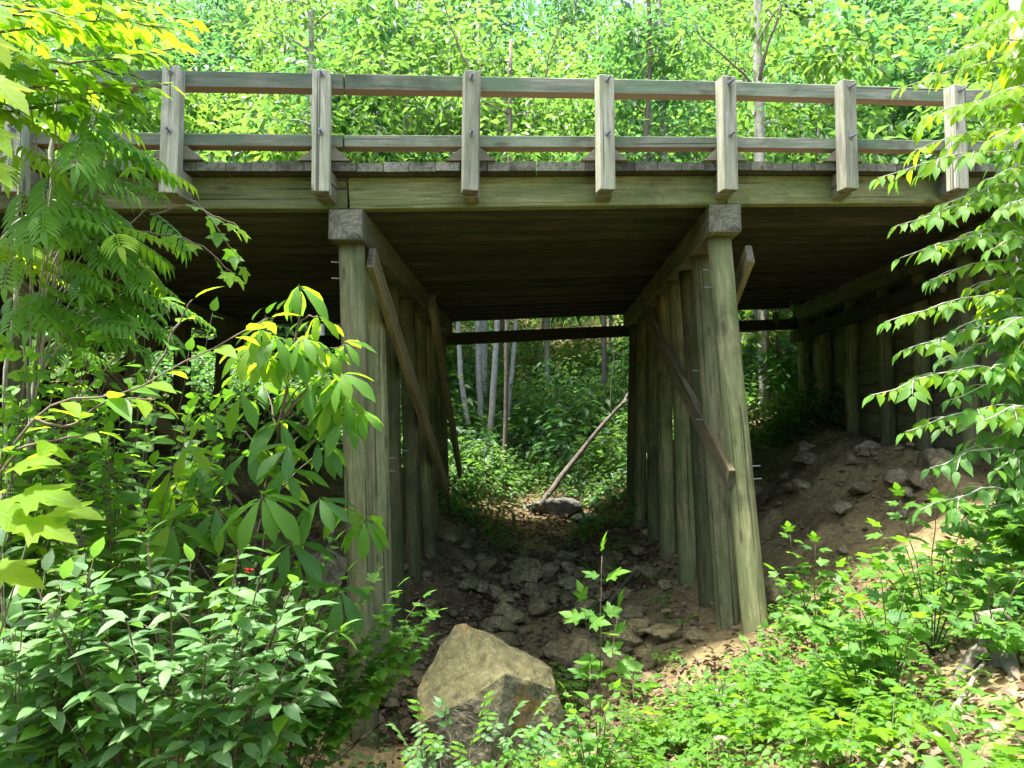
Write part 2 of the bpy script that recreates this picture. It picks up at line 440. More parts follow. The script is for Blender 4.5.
class Tubes:
    def __init__(self): self.V = []; self.T = []; self.n = 0
    def add(self, pts, r0, r1, sides=6, bumps=0.0):
        pts = [np.array(p, float) for p in pts]; k = len(pts)
        V = []
        for i, p in enumerate(pts):
            t = pts[min(i + 1, k - 1)] - pts[max(i - 1, 0)]; t = t / (np.linalg.norm(t) + 1e-9)
            a = np.cross(t, (0.31, .2, .93) if abs(t[2]) < .9 else (1, .1, 0)); a /= np.linalg.norm(a); b = np.cross(t, a)
            r = r0 + (r1 - r0) * i / (k - 1)
            if bumps: r *= 1 + R.uniform(-bumps, bumps)
            for s in range(sides):
                an = 2 * math.pi * s / sides
                V.append(p + r * (math.cos(an) * a + math.sin(an) * b))
        T = []
        for i in range(k - 1):
            for s in range(sides):
                q = (i * sides + s, i * sides + (s + 1) % sides, (i + 1) * sides + (s + 1) % sides, (i + 1) * sides + s)
                T += [(q[0], q[1], q[2]), (q[0], q[2], q[3])]
        for s in range(1, sides - 1):
            T += [(0, s + 1, s), ((k - 1) * sides, (k - 1) * sides + s, (k - 1) * sides + s + 1)]
        self.V.append(np.array(V)); self.T.append(np.array(T) + self.n); self.n += len(V)
    def build(self, name, mat, parent=None, world=True):
        return mesh_np(name, np.concatenate(self.V), np.concatenate(self.T), mat, parent, None, True, world)

def crv(ctrl, n=12, wob=0.0):
    """smooth polyline through control points (Catmull-Rom)"""
    c = [np.array(p, float) for p in ctrl]
    if len(c) == 2: c = [c[0], (c[0] + c[1]) / 2 + np.array((0, 0, .04)) * np.linalg.norm(c[1] - c[0]), c[1]]
    c = [2 * c[0] - c[1]] + c + [2 * c[-1] - c[-2]]
    out = []; m = len(c) - 3
    for i in range(n):
        g = i / (n - 1) * m; k = min(int(g), m - 1); t = g - k
        p0, p1, p2, p3 = c[k:k + 4]
        q = .5 * (2 * p1 + (p2 - p0) * t + (2 * p0 - 5 * p1 + 4 * p2 - p3) * t * t + (3 * p1 - p0 - 3 * p2 + p3) * t ** 3)
        if wob and 0 < i < n - 1: q = q + np.array([R.uniform(-wob, wob) for _ in range(3)])
        out.append(q)
    return out

def along(pts, s):
    d = [0]
    for a, b in zip(pts, pts[1:]): d.append(d[-1] + np.linalg.norm(b - a))
    x = s * d[-1]
    for i in range(len(pts) - 1):
        if x <= d[i + 1] or i == len(pts) - 2:
            t = (x - d[i]) / max(1e-9, d[i + 1] - d[i])
            tan = pts[i + 1] - pts[i]
            return pts[i] + (pts[i + 1] - pts[i]) * t, tan / (np.linalg.norm(tan) + 1e-9)
def plen(pts): return sum(np.linalg.norm(b - a) for a, b in zip(pts, pts[1:]))

UP = np.array((0, 0, 1.))
def spray(T, L, pts, r0, tpl, size, spacing, arr='alt', ang=52, droop=.25, slot=0, start=.12, jit=.25, tilt=.3, tip=True, slot2=None, p2=.0, lift=0.0, ty=-.2):
    """a twig with leaves in one layer along it"""
    T.add(pts, r0, max(.0012, r0 * .4), 5)
    Ln = plen(pts); n = max(1, int(Ln * (1 - start) / spacing)); sg = 1
    for i in range(n):
        s = start + (1 - start) * (i + .5 + R.uniform(-.25, .25)) / n
        if R.random() < .1: sg = -sg; continue
        p, t = along(pts, s)
        side = np.cross(t, UP)
        if np.linalg.norm(side) < .15: side = np.array((R.uniform(-1, 1), R.uniform(-1, 1), 0.))
        side /= np.linalg.norm(side)
        for q in ((sg,) if arr == 'alt' else (-1, 1)):
            a = math.radians(ang + R.uniform(-14, 14))
            f = t * math.cos(a) + q * side * math.sin(a) + np.array((0, 0, -droop + lift + R.uniform(-jit, jit)))
            u = UP + np.array((R.uniform(-tilt, tilt), ty + R.uniform(-tilt, tilt), 0)) - .2 * q * side
            sz = size * R.uniform(.72, 1.15) * (1 - .25 * max(0, s - .75) / .25 * .9)
            L.add(tpl, p, f, u, sz, slot2 if (slot2 is not None and R.random() < p2) else slot)
        sg = -sg
    if tip:
        p, t = along(pts, 1.0)
        L.add(tpl, p, t + np.array((0, 0, -droop)), UP + np.array((R.uniform(-.2, .2), R.uniform(-.2, .2), 0)), size * .8, slot)

def bough(T, L, ctrl, r0, tpl, size, spacing, twigs=6, tlen=.4, slot=0, arr='alt', droop=.25, spread=42, wob=.012, tdroop=.05, **kw):
    """a branch with side twigs in a flat spray"""
    pts = crv(ctrl, 14, wob)
    spray(T, L, pts, r0, tpl, size, spacing, arr, slot=slot, droop=droop, start=.25, **kw)
    sg = 1
    for i in range(twigs):
        s = .18 + .72 * (i + R.uniform(.2, .8)) / twigs
        p, t = along(pts, s)
        side = np.cross(t, UP); side /= (np.linalg.norm(side) + 1e-6)
        a = math.radians(spread + R.uniform(-12, 12))
        d = t * math.cos(a) + sg * side * math.sin(a) + np.array((0, 0, R.uniform(-.12, .12) - tdroop))
        l = tlen * R.uniform(.6, 1.15) * (1.1 - .6 * s)
        e = p + d * l
        spray(T, L, crv([p, p + d * l * .5 + np.array((0, 0, .03 * l)), e - np.array((0, 0, .12 * l))], 6), r0 * .5, tpl, size, spacing, arr, slot=slot, droop=droop, start=.1, **kw)
        sg = -sg

# ---------------------------------------------------------------- terrain
YB = [-12, 0, 3, 5, 7, 9, 12, 16, 20, 24, 30, 60, 90, 160]
ZB = [-2.3, -2.45, -2.8, -3.1, -3.35, -3.08, -2.66, -2.2, -1.35, -.1, 2.4, 17, 32, 40]
YX = [-12, 0, 5, 7, 9, 12, 16, 22, 40]
XX = [-3, -2.2, -1.45, -1.0, -.35, .3, .7, 1.1, 2]
def hgt(x, y):
    bed = np.interp(y, YB, ZB); d = x - np.interp(y, YX, XX)
    r = np.maximum(d - .7, 0); rise_r = .42 * r + .05 * np.maximum(d - 3, 0) ** 1.4
    l = np.maximum(-d - .6, 0); rise_l = .44 * l + .03 * np.maximum(-d - 4, 0) ** 1.3
    rise = rise_r + rise_l
    cap = 5.2 - 1.6 * np.clip((y - 22) / 12, 0, 1)
    rise = cap * (1 - np.exp(-rise / cap * 1.06)) if True else rise
    rise = np.where(rise_r + rise_l < 2.2, rise_r + rise_l, np.maximum(rise, np.minimum(rise_r + rise_l, 2.2)))
    z = bed + rise
    z = z + .38 * np.exp(-(((x - 4.7) / 1.2) ** 2 + ((y - 11.2) / 1.1) ** 2)) + .25 * np.exp(-(((x - 5.3) / .7) ** 2 + ((y - 13) / 1.2) ** 2))
    z = z + .3 * np.exp(-(((x + .05) / .9) ** 2 + ((y - 6.75) / .6) ** 2))
    z = z + .05 * np.sin(x * 2.3 + y * 1.7) * np.sin(y * 2.9 - x * .8) + .03 * np.sin(x * 5.1 + 1) * np.sin(y * 4.3)
    return z
def H(x, y): return float(hgt(np.array(float(x)), np.array(float(y))))
def on(x, y, dz=0.0): return Vector((x, y, H(x, y) + dz))

def ground():
    xs = np.unique(np.concatenate([np.arange(-9, 9.01, .11), np.arange(-30, 30.1, .6), np.arange(-110, 110.1, 5)]))
    ys = np.unique(np.concatenate([np.arange(-3, 18.01, .11), np.arange(18, 50, .5), np.arange(-14, 160, 4)]))
    X, Y = np.meshgrid(xs, ys)
    Z = hgt(X, Y)
    near = (np.abs(X) < 9) & (Y < 18)
    zf = Z.ravel().copy(); nf = near.ravel(); xf = X.ravel(); yf = Y.ravel()
    for i in np.nonzero(nf)[0]:
        v = Vector((xf[i] * 1.6, yf[i] * 1.6, 0))
        mo = math.exp(-(((xf[i] - 4.5) / 1.9) ** 2 + ((yf[i] - 11.4) / 2.6) ** 2))
        if mo > .02: zf[i] += mo * (.2 * noise.noise(v * 1.1) + .16 * abs(noise.noise(v * 2.4)) + .07 * noise.noise(v * 6))
        zf[i] += .07 * noise.noise(v) + .045 * noise.noise(v * 3.1) + .02 * noise.noise(v * 8)
    V = np.stack([xf, yf, zf], 1)
    nx = len(xs); ny = len(ys)
    I = np.arange(nx * ny).reshape(ny, nx)
    a, b, c, d = I[:-1, :-1].ravel(), I[:-1, 1:].ravel(), I[1:, 1:].ravel(), I[1:, :-1].ravel()
    T = np.concatenate([np.stack([a, b, c], 1), np.stack([a, c, d], 1)])
    m, nt, out = newmat('forest_soil')
    tc = nd(nt, 'ShaderNodeTexCoord'); v = tc.outputs['Object']
    n1 = noise_node(nt, v, .55, 6, .65, .3); n2 = noise_node(nt, v, 3.4, 8, .7, .4); n3 = noise_node(nt, v, 17, 6, .7)
    c = mixc(nt, ramp(nt, n2, [(.3, 0.), (.7, 1.)]), (.06, .046, .021), (.165, .132, .064))
    c = mixc(nt, ramp(nt, n1, [(.42, 0.), (.6, 1.)]), c, (.23, .188, .09))
    c = mixc(nt, 1.0, c, ramp(nt, n3, [(.28, .4), (.72, 1.45)]), 'MULTIPLY')
    vo = nd(nt, 'ShaderNodeTexVoronoi', Scale=16.); nt.links.new(v, vo.inputs['Vector'])
    c = mixc(nt, ramp(nt, vo.outputs['Distance'], [(.12, .5), (.35, 0.)]), c, (.22, .16, .1))
    b = nd(nt, 'ShaderNodeBsdfPrincipled', Roughness=.95); b.inputs['Specular IOR Level'].default_value = .15
    nt.links.new(c, b.inputs['Base Color'])
    bu = nd(nt, 'ShaderNodeBump', Strength=.9, Distance=.05)
    nt.links.new(mathn(nt, 'ADD', n2, mathn(nt, 'MULTIPLY', n3, .5)), bu.inputs['Height']); nt.links.new(bu.outputs[0], b.inputs['Normal'])
    nt.links.new(b.outputs[0], out.inputs[0])
    o = mesh_np('ground', V, T, m)
    prop(o, 'brown forest soil of the ravine, its banks and the hillside behind the bridge', kind='structure')
ground()
# ---------------------------------------------------------------- the bridge
NODES = [-9.8, -5.7, -1.69, 2.36, 6.4, 12.5]
def yq(X): return 7.4 + .13 * (X + 1.8) + .016 * (X + 1.8) ** 2
YN = [6.62, 6.98, yq(-1.69), 8.2, 9.1, 10.5]
def Yf(X): return float(np.interp(X, NODES, YN))
def E(X): return .069 * (X + 1.66) if X > -1.69 else .03 * (X + 1.69) - .002
def B(X, t, z): return Vector((X + .03 * t, Yf(X) + t, z + E(X)))
W = 8.9
bridge = thing('timber_bridge', 'weathered timber trestle bridge on round piles with a post and rail parapet', 'bridge', (0.3, 8.2, -2.6))

def px_to_X(px, t=0.0):
    X = 0.
    for _ in range(20): X = (px - 512) / F_PX * ((Yf(X) + .0825) * CP + 2.95 * SP)
    return X

# railing posts with bolts, spacer and curb blocks behind them
POSTX = [px_to_X(p) for p in (172, 322, 470, 605, 727, 847, 957)]
POSTX = [POSTX[0] - 2.75, POSTX[0] - 1.38] + POSTX + [POSTX[-1] + 1.5, POSTX[-1] + 3.0]
def tang(X):
    e = .05
    return (B(X + e, 0, 0) - B(X - e, 0, 0)).normalized()
for i, X in enumerate(POSTX):
    tg = tang(X); out = Vector((tg.y, -tg.x, 0)).normalized()      # towards the stream side
    c = B(X, .0825, 0)
    lean = Vector((R.uniform(-.012, .012), R.uniform(-.008, .008), 0))
    p0 = c + Vector((0, 0, 2.285 + R.uniform(-.02, .01))); p1 = c + Vector((0, 0, 3.505 + R.uniform(-.015, .025))) + lean
    po = beam('railing_post', p0, p1, .166, .166, M_POST, bridge, up=-out, bev=.007)
    for z in (3.43, 2.86):
        bm = bmesh.new()
        bmesh.ops.create_cone(bm, segments=10, radius1=.03, radius2=.03, depth=.008, cap_ends=True)
        bmesh.ops.create_cone(bm, segments=8, radius1=.012, radius2=.012, depth=.12, cap_ends=True, matrix=Matrix.Translation((0, 0, .045)))
        bmesh.ops.create_cone(bm, segments=6, radius1=.02, radius2=.02, depth=.02, cap_ends=True, matrix=Matrix.Translation((0, 0, .012)))
        b = mesh_bm('bolt', bm, M_STEEL)
        Mb = out.to_track_quat('Z', 'Y').to_matrix().to_4x4(); Mb.translation = c + Vector((0, 0, z)) + out * .089
        b.parent = po; b.matrix_basis = PINV(po) @ Mb
    # spacer between the post foot and the girder
    s0 = B(X, .168, 2.25) + Vector((0, 0, .15)); s1 = B(X, .376, 2.25) + Vector((0, 0, .15))
    beam('spacer_block', s0, s1, .16, .27, M_BLOCK, bridge, bev=.006)
    # curb block, splayed towards its foot
    bm = bmesh.new(); vs = []
    for t in (.17, .31):
        for (dx, z) in ((-.25, 2.647), (.25, 2.647), (.1, 2.78), (-.1, 2.78)):
            vs.append(bm.verts.new(B(X + dx, t, z)))
    for f in ((0, 1, 2, 3), (7, 6, 5, 4), (0, 4, 5, 1), (1, 5, 6, 2), (2, 6, 7, 3), (3, 7, 4, 0)):
        bm.faces.new([vs[k] for k in f])
    bmesh.ops.recalc_face_normals(bm, faces=bm.faces)
    M = Matrix.Translation(B(X, .24, 2.67)); bmesh.ops.transform(bm, matrix=M.inverted(), verts=bm.verts)
    mesh_bm('curb_block', bm, M_BLOCK, bridge, M)

# rails: butt joints at some of the posts and where the bridge bends
br = sorted([POSTX[0] - .6, NODES[1], POSTX[2], NODES[2] + .0, POSTX[4], NODES[3], POSTX[7], NODES[4], POSTX[-1] + .5])
for a, b in zip(br, br[1:]):
    beam('top_rail', B(a + .004, .243, 3.448), B(b - .004, .243, 3.448), .145, .163, M_RAIL, bridge, bev=.008)
br2 = sorted([POSTX[0] - .6, NODES[1], POSTX[3], NODES[2], POSTX[5], NODES[3], POSTX[6], NODES[4], POSTX[-1] + .5])
for a, b in zip(br2, br2[1:]):
    beam('bottom_rail', B(a + .004, .243, 2.845), B(b - .004, .243, 2.845), .145, .124, M_RAIL, bridge, bev=.008)

# deck planks (one part), girders and stringers
bm = bmesh.new()
X = NODES[0] - .3
while X < NODES[-1]:
    wd = R.uniform(.235, .285)
    t0 = .205 + R.uniform(-.012, .018); t1 = W + .2; dz = R.uniform(-.008, .008)
    vs = []
    for t in (t0, t1):
        for (x, z) in ((X, 2.549), (X + wd - .007, 2.549), (X + wd - .007, 2.641 + dz), (X, 2.641 + dz)):
            vs.append(bm.verts.new(B(x, t, z)))
    for f in ((0, 1, 2, 3), (7, 6, 5, 4), (0, 4, 5, 1), (1, 5, 6, 2), (2, 6, 7, 3), (3, 7, 4, 0)):
        bm.faces.new([vs[k] for k in f])
    X += wd
bmesh.ops.recalc_face_normals(bm, faces=bm.faces)
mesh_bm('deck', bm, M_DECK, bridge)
for i, (a, b) in enumerate(zip(NODES, NODES[1:])):
    beam('fascia_girder', B(a + .004, .455, 2.383), B(b - .004, .455, 2.383), .15, .325, M_GIRD, bridge, bev=.009)
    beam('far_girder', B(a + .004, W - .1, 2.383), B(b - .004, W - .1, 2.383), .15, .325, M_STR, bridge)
    if i == 4: continue
    t = .93
    while t < W - .4:
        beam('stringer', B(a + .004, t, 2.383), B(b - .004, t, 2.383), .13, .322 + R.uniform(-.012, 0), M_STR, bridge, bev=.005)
        t += .49
    # sway timber on the far side
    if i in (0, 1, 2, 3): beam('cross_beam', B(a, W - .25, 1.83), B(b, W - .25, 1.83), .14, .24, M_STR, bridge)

def rod(parent, p, d, l=.16):
    bm = bmesh.new()
    bmesh.ops.create_cone(bm, segments=8, radius1=.008, radius2=.008, depth=l, cap_ends=True)
    Mb = Vector(d).to_track_quat('Z', 'Y').to_matrix().to_4x4(); Mb.translation = Vector(p)
    b = mesh_bm('tie_rod', bm, M_STEEL)
    b.parent = parent; b.matrix_basis = PINV(parent) @ Mb

def bent(X, piles, cap_r=.175, rods=()):
    """cap timber across the bridge and its row of piles: (top t, foot point or None)"""
    zt = 2.216
    beam('pile_cap', B(X, .345, zt - .162), B(X, W - .02, zt - .162), .352, .318, M_CAP, bridge, bev=.012)
    for k, (tt, foot, r) in enumerate(piles):
        top = B(X, tt, zt - .322)
        ft = Vector(foot)
        d = (top - ft).normalized()
        p = pole('pile', ft - d * .5, top, r * 1.0, r * .97, M_PILE_LIT if k < 2 and X > -3 else M_PILE_SHADED, bridge, seed=int(abs(X) * 10) + k)
        for (kk, z, side) in rods:
            if kk == k:
                q = ft + d * ((z - ft.z) / d.z)
                rod(p, q + Vector((side * r * 1.0, 0, 0)), (side, 0, .05))

def gp(x, y): return on(x, y, -.05)
# left bent in the photo
bent(-1.69, [(.62, gp(-1.46, 7.95), .138), (1.65, gp(-1.5, 9.15), .128), (2.75, gp(-1.5, 10.35), .118), (4.0, gp(-1.45, 11.7), .12),
             (5.2, gp(-1.32, 12.9), .115), (6.6, gp(-1.42, 14.3), .115), (8.2, gp(-1.36, 15.8), .12)],
     rods=((0, 1.72, -1), (0, 1.55, -1), (1, -.35, 1), (1, -.5, 1), (2, -.3, 1)))
# right bent, its two outer piles battered
bent(2.36, [(.66, gp(2.62, 8.5), .138), (1.6, gp(2.45, 9.0), .134), (2.55, gp(2.47, 9.95), .118), (3.3, gp(2.41, 10.8), .136),
            (4.55, gp(2.43, 12.2), .122), (5.8, gp(2.44, 13.5), .112), (7.0, gp(2.4, 14.8), .112), (8.2, gp(2.44, 15.9), .12)],
     rods=((0, 1.8, -1), (0, 1.6, -1), (0, -.42, 1), (0, -.56, 1), (1, .7, -1), (1, .1, -1), (0, 1.0, 1)))
bent(-5.7, [(.62, gp(-5.6, 7.2), .14), (1.9, gp(-5.55, 8.75), .14), (3.2, gp(-5.5, 10.0), .14), (4.5, gp(-5.5, 11.4), .14), (6.0, gp(-5.5, 12.9), .14), (7.8, gp(-5.5, 14.7), .14)])

def brace(p0, p1, w=.075, h=.25, up=(0, 0, 1)):
    return beam('diagonal_brace', p0, p1, w, h, M_BRACE, bridge, up)
# sway braces bolted to the sides of the bents
br_l = brace(P(371, 257, 8.05) , Vector((-1.17, 13.9, -1.05)))
brace(Vector((-1.12, 10.8, 1.75)), Vector((-1.06, 16.0, -.9)))
br_r = brace(Vector((2.22, 13.0, 1.95)), P(731, 483, 8.5) + Vector((-.0, 0, .03)))
brace(Vector((2.7, 8.75, 1.98)), Vector((2.72, 14.2, -1.0)))
brace(Vector((-5.3, 8.0, 1.6)), Vector((-5.22, 13.2, -.6)))
brace(Vector((-5.92, 13.2, 1.6)), Vector((-5.8, 8.0, -.9)))

# abutments: cap, piles, wale and lagging boards
def abutment(X, ts, sgn, wale=True):
    zt = 2.216
    beam('abutment_cap', B(X, .36, zt - .162), B(X, W - .02, zt - .162), .33, .318, M_CAP, bridge)
    for k, t in enumerate(ts):
        top = B(X, t, zt - .322)
        pole('abutment_pile', Vector((top.x, top.y, H(top.x, top.y) - .5)), top, .135, .128, M_PILE_LIT, bridge, seed=k + 50 + int(X))
    if wale:
        beam('wale', B(X - sgn * .19, 2.2, 1.55), B(X - sgn * .19, W, 1.55), .1, .26, M_STR, bridge)
    bm = bmesh.new(); z = -1.7
    while z < 2.15:
        h = R.uniform(.26, .3)
        vs = []
        ends = (-.55, W + .4)
        dx = R.uniform(-.008, .008)
        for t in ends:
            for (x, zz) in ((0.15, z), (.23, z), (.23, z + h - .008), (.15, z + h - .008)):
                vs.append(bm.verts.new(B(X, t, min(zz, 2.17)) + Vector((sgn * x + dx, 0, 0))))
        for f in ((0, 1, 2, 3), (7, 6, 5, 4), (0, 4, 5, 1), (1, 5, 6, 2), (2, 6, 7, 3), (3, 7, 4, 0)):
            bm.faces.new([vs[k] for k in f])
        z += h
    bmesh.ops.recalc_face_normals(bm, faces=bm.faces)
    mesh_bm('lagging_wall', bm, M_LAG, bridge)
abutment(6.4, [.6, 1.9, 3.2, 4.5, 5.9, 7.3, 8.6], 1)
abutment(-9.8, [.6, 3.0, 5.4, 7.8], -1, False)

# wing wall of boards closing the embankment beside the right abutment
bm = bmesh.new(); z = -1.2
while z < 2.3:
    h = R.uniform(.26, .3); dx = R.uniform(-.008, .008)
    vs = []
    for xx, yy in ((6.62, -.62), (10.6, -.3)):
        for (dy, zz) in ((0, z), (.08, z), (.08, z + h - .008), (0, z + h - .008)):
            v = B(6.4, 0, 0); vs.append(bm.verts.new((xx, v.y + yy + dy + dx, zz + E(6.4))))
    for f in ((0, 1, 2, 3), (7, 6, 5, 4), (0, 4, 5, 1), (1, 5, 6, 2), (2, 6, 7, 3), (3, 7, 4, 0)):
        bm.faces.new([vs[k] for k in f])
    z += h
bmesh.ops.recalc_face_normals(bm, faces=bm.faces)
mesh_bm('wing_wall', bm, M_LAG2, bridge)
# ---------------------------------------------------------------- stones and dead wood
def rock_bm(pts, subd=2, amp=.05, freq=2.2, seed=0, bev=.0):
    bm = bmesh.new()
    for p in pts: bm.verts.new(p)
    r = bmesh.ops.convex_hull(bm, input=bm.verts)
    dead = [g for g in r['geom_interior'] + r['geom_unused'] if isinstance(g, bmesh.types.BMVert)]
    if dead: bmesh.ops.delete(bm, geom=dead, context='VERTS')
    if bev: bmesh.ops.bevel(bm, geom=list(bm.edges), offset=bev, segments=2, affect='EDGES', profile=.6)
    bmesh.ops.triangulate(bm, faces=bm.faces)
    for _ in range(subd): bmesh.ops.subdivide_edges(bm, edges=bm.edges, cuts=1, use_grid_fill=True)
    bm.normal_update()
    for v in bm.verts:
        q = v.co * freq + Vector((seed * 3.7, seed, 0))
        n = noise.noise(q) + .5 * noise.noise(q * 2.3) + .35 * noise.noise(q * 5.1) + .2 * noise.noise(q * 11)
        v.co += v.normal * n * amp
    return bm

def rock_pts(s, flat=.62, n=15, el=1.25):
    out = []
    for _ in range(n):
        v = Vector((R.gauss(0, 1), R.gauss(0, 1), R.gauss(0, 1))).normalized()
        out.append((v.x * s * el * .5, v.y * s * .5, v.z * s * flat * .5))
    return out

bp = [(455, 626, 7.62), (466, 622, 7.6), (500, 640, 7.62), (440, 650, 7.5), (417, 690, 7.3), (423, 679, 7.6), (551, 668, 7.6), (525, 652, 7.72),
      (505, 674, 7.02), (468, 700, 6.95), (498, 730, 6.9), (556, 690, 7.35), (566, 725, 7.35), (560, 770, 7.3), (480, 790, 6.95), (418, 770, 7.05), (424, 720, 7.0),
      (470, 640, 8.2), (545, 676, 8.3), (430, 700, 8.2), (560, 740, 8.2), (420, 760, 8.2)]
c0 = Vector((-.15, 7.5, -2.75))
pts = [tuple(P(*q) - c0) for q in bp]
bm = rock_bm(pts, 4, .022, 3.4, 3, .006)
o = mesh_bm('boulder', bm, M_BOULD, None, Matrix.Translation(c0), smooth=False)
prop(o, 'large pointed mossy sandstone boulder with an ochre stain in the creek bed between the piles', 'boulder')

def stone(px, py, Y, s, mat, label, cat='rock', flat=.65, el=1.25, group=None, seed=0, rot=None, subd=2, sink=.3, xy=None):
    bm = rock_bm(rock_pts(s, flat, 16, el), subd, .05 * s, 2.6 / s, seed, .04 * s)
    if xy: p = on(*xy)
    else:
        q = P(px, py, Y); p = Vector((q.x, q.y, H(q.x, q.y)))
    p.z += s * flat * .5 * (1 - 2 * sink) + .02
    M = Matrix.Translation(p) @ Matrix.Rotation(R.uniform(0, 6.28) if rot is None else rot, 4, 'Z') @ Matrix.Rotation(R.uniform(-.25, .25), 4, 'X')
    o = mesh_bm('rock', bm, mat, None, M, smooth=True)
    return prop(o, label, cat, group)

stone(398, 668, 6.9, .5, M_TAN, 'tan squarish rock beside the foot of the nearest left pile', flat=.8, seed=1)
stone(350, 742, 6.6, .6, M_TAN, 'tan rock half hidden by leaves at the bottom edge left of the nearest left pile', flat=.7, seed=2)
stone(318, 700, 6.7, .7, M_TAN, 'brownish rock under the glossy leaved shrub at the lower left', flat=.7, seed=3)
stone(245, 690, 6.5, .7, M_TAN, 'large buff rock in the shade behind the glossy leaved shrub', flat=.8, seed=4)
stone(330, 486, 10.5, .55, M_TAN, 'pale upright rock on the bank left of the nearest left pile', flat=1.2, seed=5)
stone(508, 625, 9.2, .5, M_ROCK, 'light angular flat rock just behind the pointed boulder', flat=.5, el=1.4, seed=6, rot=.5)
stone(572, 657, 8.4, .34, M_ROCK, 'rounded tan rock to the right of the pointed boulder', flat=.75, seed=7)
stone(555, 602, 10.2, .24, M_ROCK, 'small pale upright stone in the middle of the creek bed', flat=.9, seed=8)
stone(448, 618, 9.6, .5, M_ROCK, 'mossy rock beside the left piles behind the pointed boulder', flat=.6, seed=9)
stone(480, 600, 10.4, .45, M_ROCK, 'flat mossy rock in the creek bed beside the left row of piles', flat=.5, seed=10)
stone(936, 474, 10.5, .52, M_TAN, 'large rounded tan rock at the top of the dirt bank by the abutment piles', flat=.85, el=1.1, seed=11)
stone(868, 450, 11.9, .42, M_TAN, 'round tan rock on top of the dirt mound under the bridge', flat=.85, el=1.1, seed=12)
stone(800, 512, 11.5, .4, M_ROCK, 'small brown rock low on the dirt bank right of the right piles', flat=.6, seed=13)
stone(666, 642, 9.3, .5, M_ROCK, 'flat greenish rock in front of the right row of piles', flat=.5, seed=14)
stone(700, 640, 8.9, .36, M_ROCK, 'brown rock at the foot of the second right pile', flat=.5, seed=15)
stone(776, 590, 8.9, .42, M_ROCK, 'upright brown rock right beside the nearest right pile', flat=1.1, el=.8, seed=16)
stone(722, 692, 5.6, .26, M_TAN, 'pale round stone among the seedlings on the right foreground slope', flat=.7, seed=17)
stone(712, 728, 5.0, .34, M_TAN, 'flat buff stone in leaf litter at the lower middle', flat=.4, seed=18)
stone(697, 680, 5.9, .16, M_TAN, 'small tan stone beside the dead roots', flat=.8, seed=19)
stone(625, 706, 6.0, .3, M_ROCK, 'brown stone between the ferny seedlings right of the boulder', flat=.6, seed=20)
stone(556, 500, 17.5, .95, M_GREY, 'big grey boulder on the slope beyond the bridge under the leaning dead trunk', flat=.55, el=1.5, seed=21, rot=-.2)
stone(586, 522, 16.8, .6, M_GREY, 'smaller mossy grey boulder below the leaning dead trunk', flat=.5, seed=22)

# creek stones: a few shapes, copied
protos = []
for k in range(7):
    bm = rock_bm(rock_pts(1, R.uniform(.55, .9), 13, R.uniform(1.0, 1.45)), 2, .05, 2.6, k + 30, .05)
    me = bpy.data.meshes.new('creek_stone'); bm.to_mesh(me); bm.free()
    for p in me.polygons: p.use_smooth = True
    me.materials.append(M_ROCK); protos.append(me)
protos_t = []
for me in protos[:4]:
    m2 = me.copy(); m2.materials.clear(); m2.materials.append(M_TAN); m2.name = 'bank_stone'; protos_t.append(m2)
cnt = 0
while cnt < 260:
    y = 8.2 + 5.8 * R.random() ** 1.1
    xc = float(np.interp(y, YX, XX)); x = xc + R.gauss(.2, .95)
    if abs(x - xc) > 2.1: continue
    if abs(x + .15) < .85 and y < 8.4: continue
    s = .1 + .34 * R.random() ** 1.5
    o = bpy.data.objects.new('creek_stone', R.choice(protos)); COL.objects.link(o)
    z = H(x, y)
    o.location = (x, y, z + s * R.uniform(.22, .42)); o.scale = (s, s, s); o.rotation_euler = (R.uniform(-.4, .4), R.uniform(-.4, .4), R.uniform(0, 6.28))
    prop(o, 'small mossy brown stone lying among others in the shaded creek bed under the bridge', 'stone', 'small stones in the creek bed'); cnt += 1

cnt = 0
while cnt < 34:
    x = R.uniform(3.0, 6.0); y = R.uniform(9.0, 14.0)
    if R.random() > .35 + .65 * math.exp(-((x - 5.2) / 1.0) ** 2): continue
    s = .08 + .3 * R.random() ** 2
    o = bpy.data.objects.new('bank_stone', R.choice(protos_t)); COL.objects.link(o)
    o.location = (x, y, H(x, y) + s * R.uniform(.1, .3) + .05); o.scale = (s, s, s); o.rotation_euler = (R.uniform(-.4, .4), R.uniform(-.4, .4), R.uniform(0, 6.28))
    prop(o, 'tan stone stuck in the eroded dirt bank in front of the abutment wall', 'stone', 'stones on the dirt bank'); cnt += 1

# pebbles and rubble that nobody would count
L = Leaves()
ico = bmesh.new(); bmesh.ops.create_icosphere(ico, subdivisions=1, radius=.5)
for v in ico.verts: v.co *= R.uniform(.7, 1.15); v.co.z *= .6
ico.verts.ensure_lookup_table()
ICO = (np.array([v.co[:] for v in ico.verts]), np.array([[v.index for v in f.verts] for f in ico.faces])); ico.free()
n = 2600
y = 7.5 + 9.5 * NR.random(n) ** 1.1; x = np.interp(y, YX, XX) + NR.normal(.2, 1.2, n)
x2 = NR.normal(4.3, 1.3, 1200); y2 = NR.normal(11, 1.8, 1200); x = np.concatenate([x, x2]); y = np.concatenate([y, y2]); n = len(x)
f = np.stack([NR.normal(0, 1, n), NR.normal(0, 1, n), NR.normal(0, .3, n)], 1)
L.add(ICO, np.stack([x, y, hgt(x, y) + .012], 1), f, np.stack([NR.normal(0, .3, n), NR.normal(0, .3, n), np.ones(n)], 1), .022 + .075 * NR.random(n) ** 2.5)
prop(L.build('creek_rubble', M_ROCK), 'loose brown rubble and pebbles on the creek bed and dirt bank', kind='stuff')

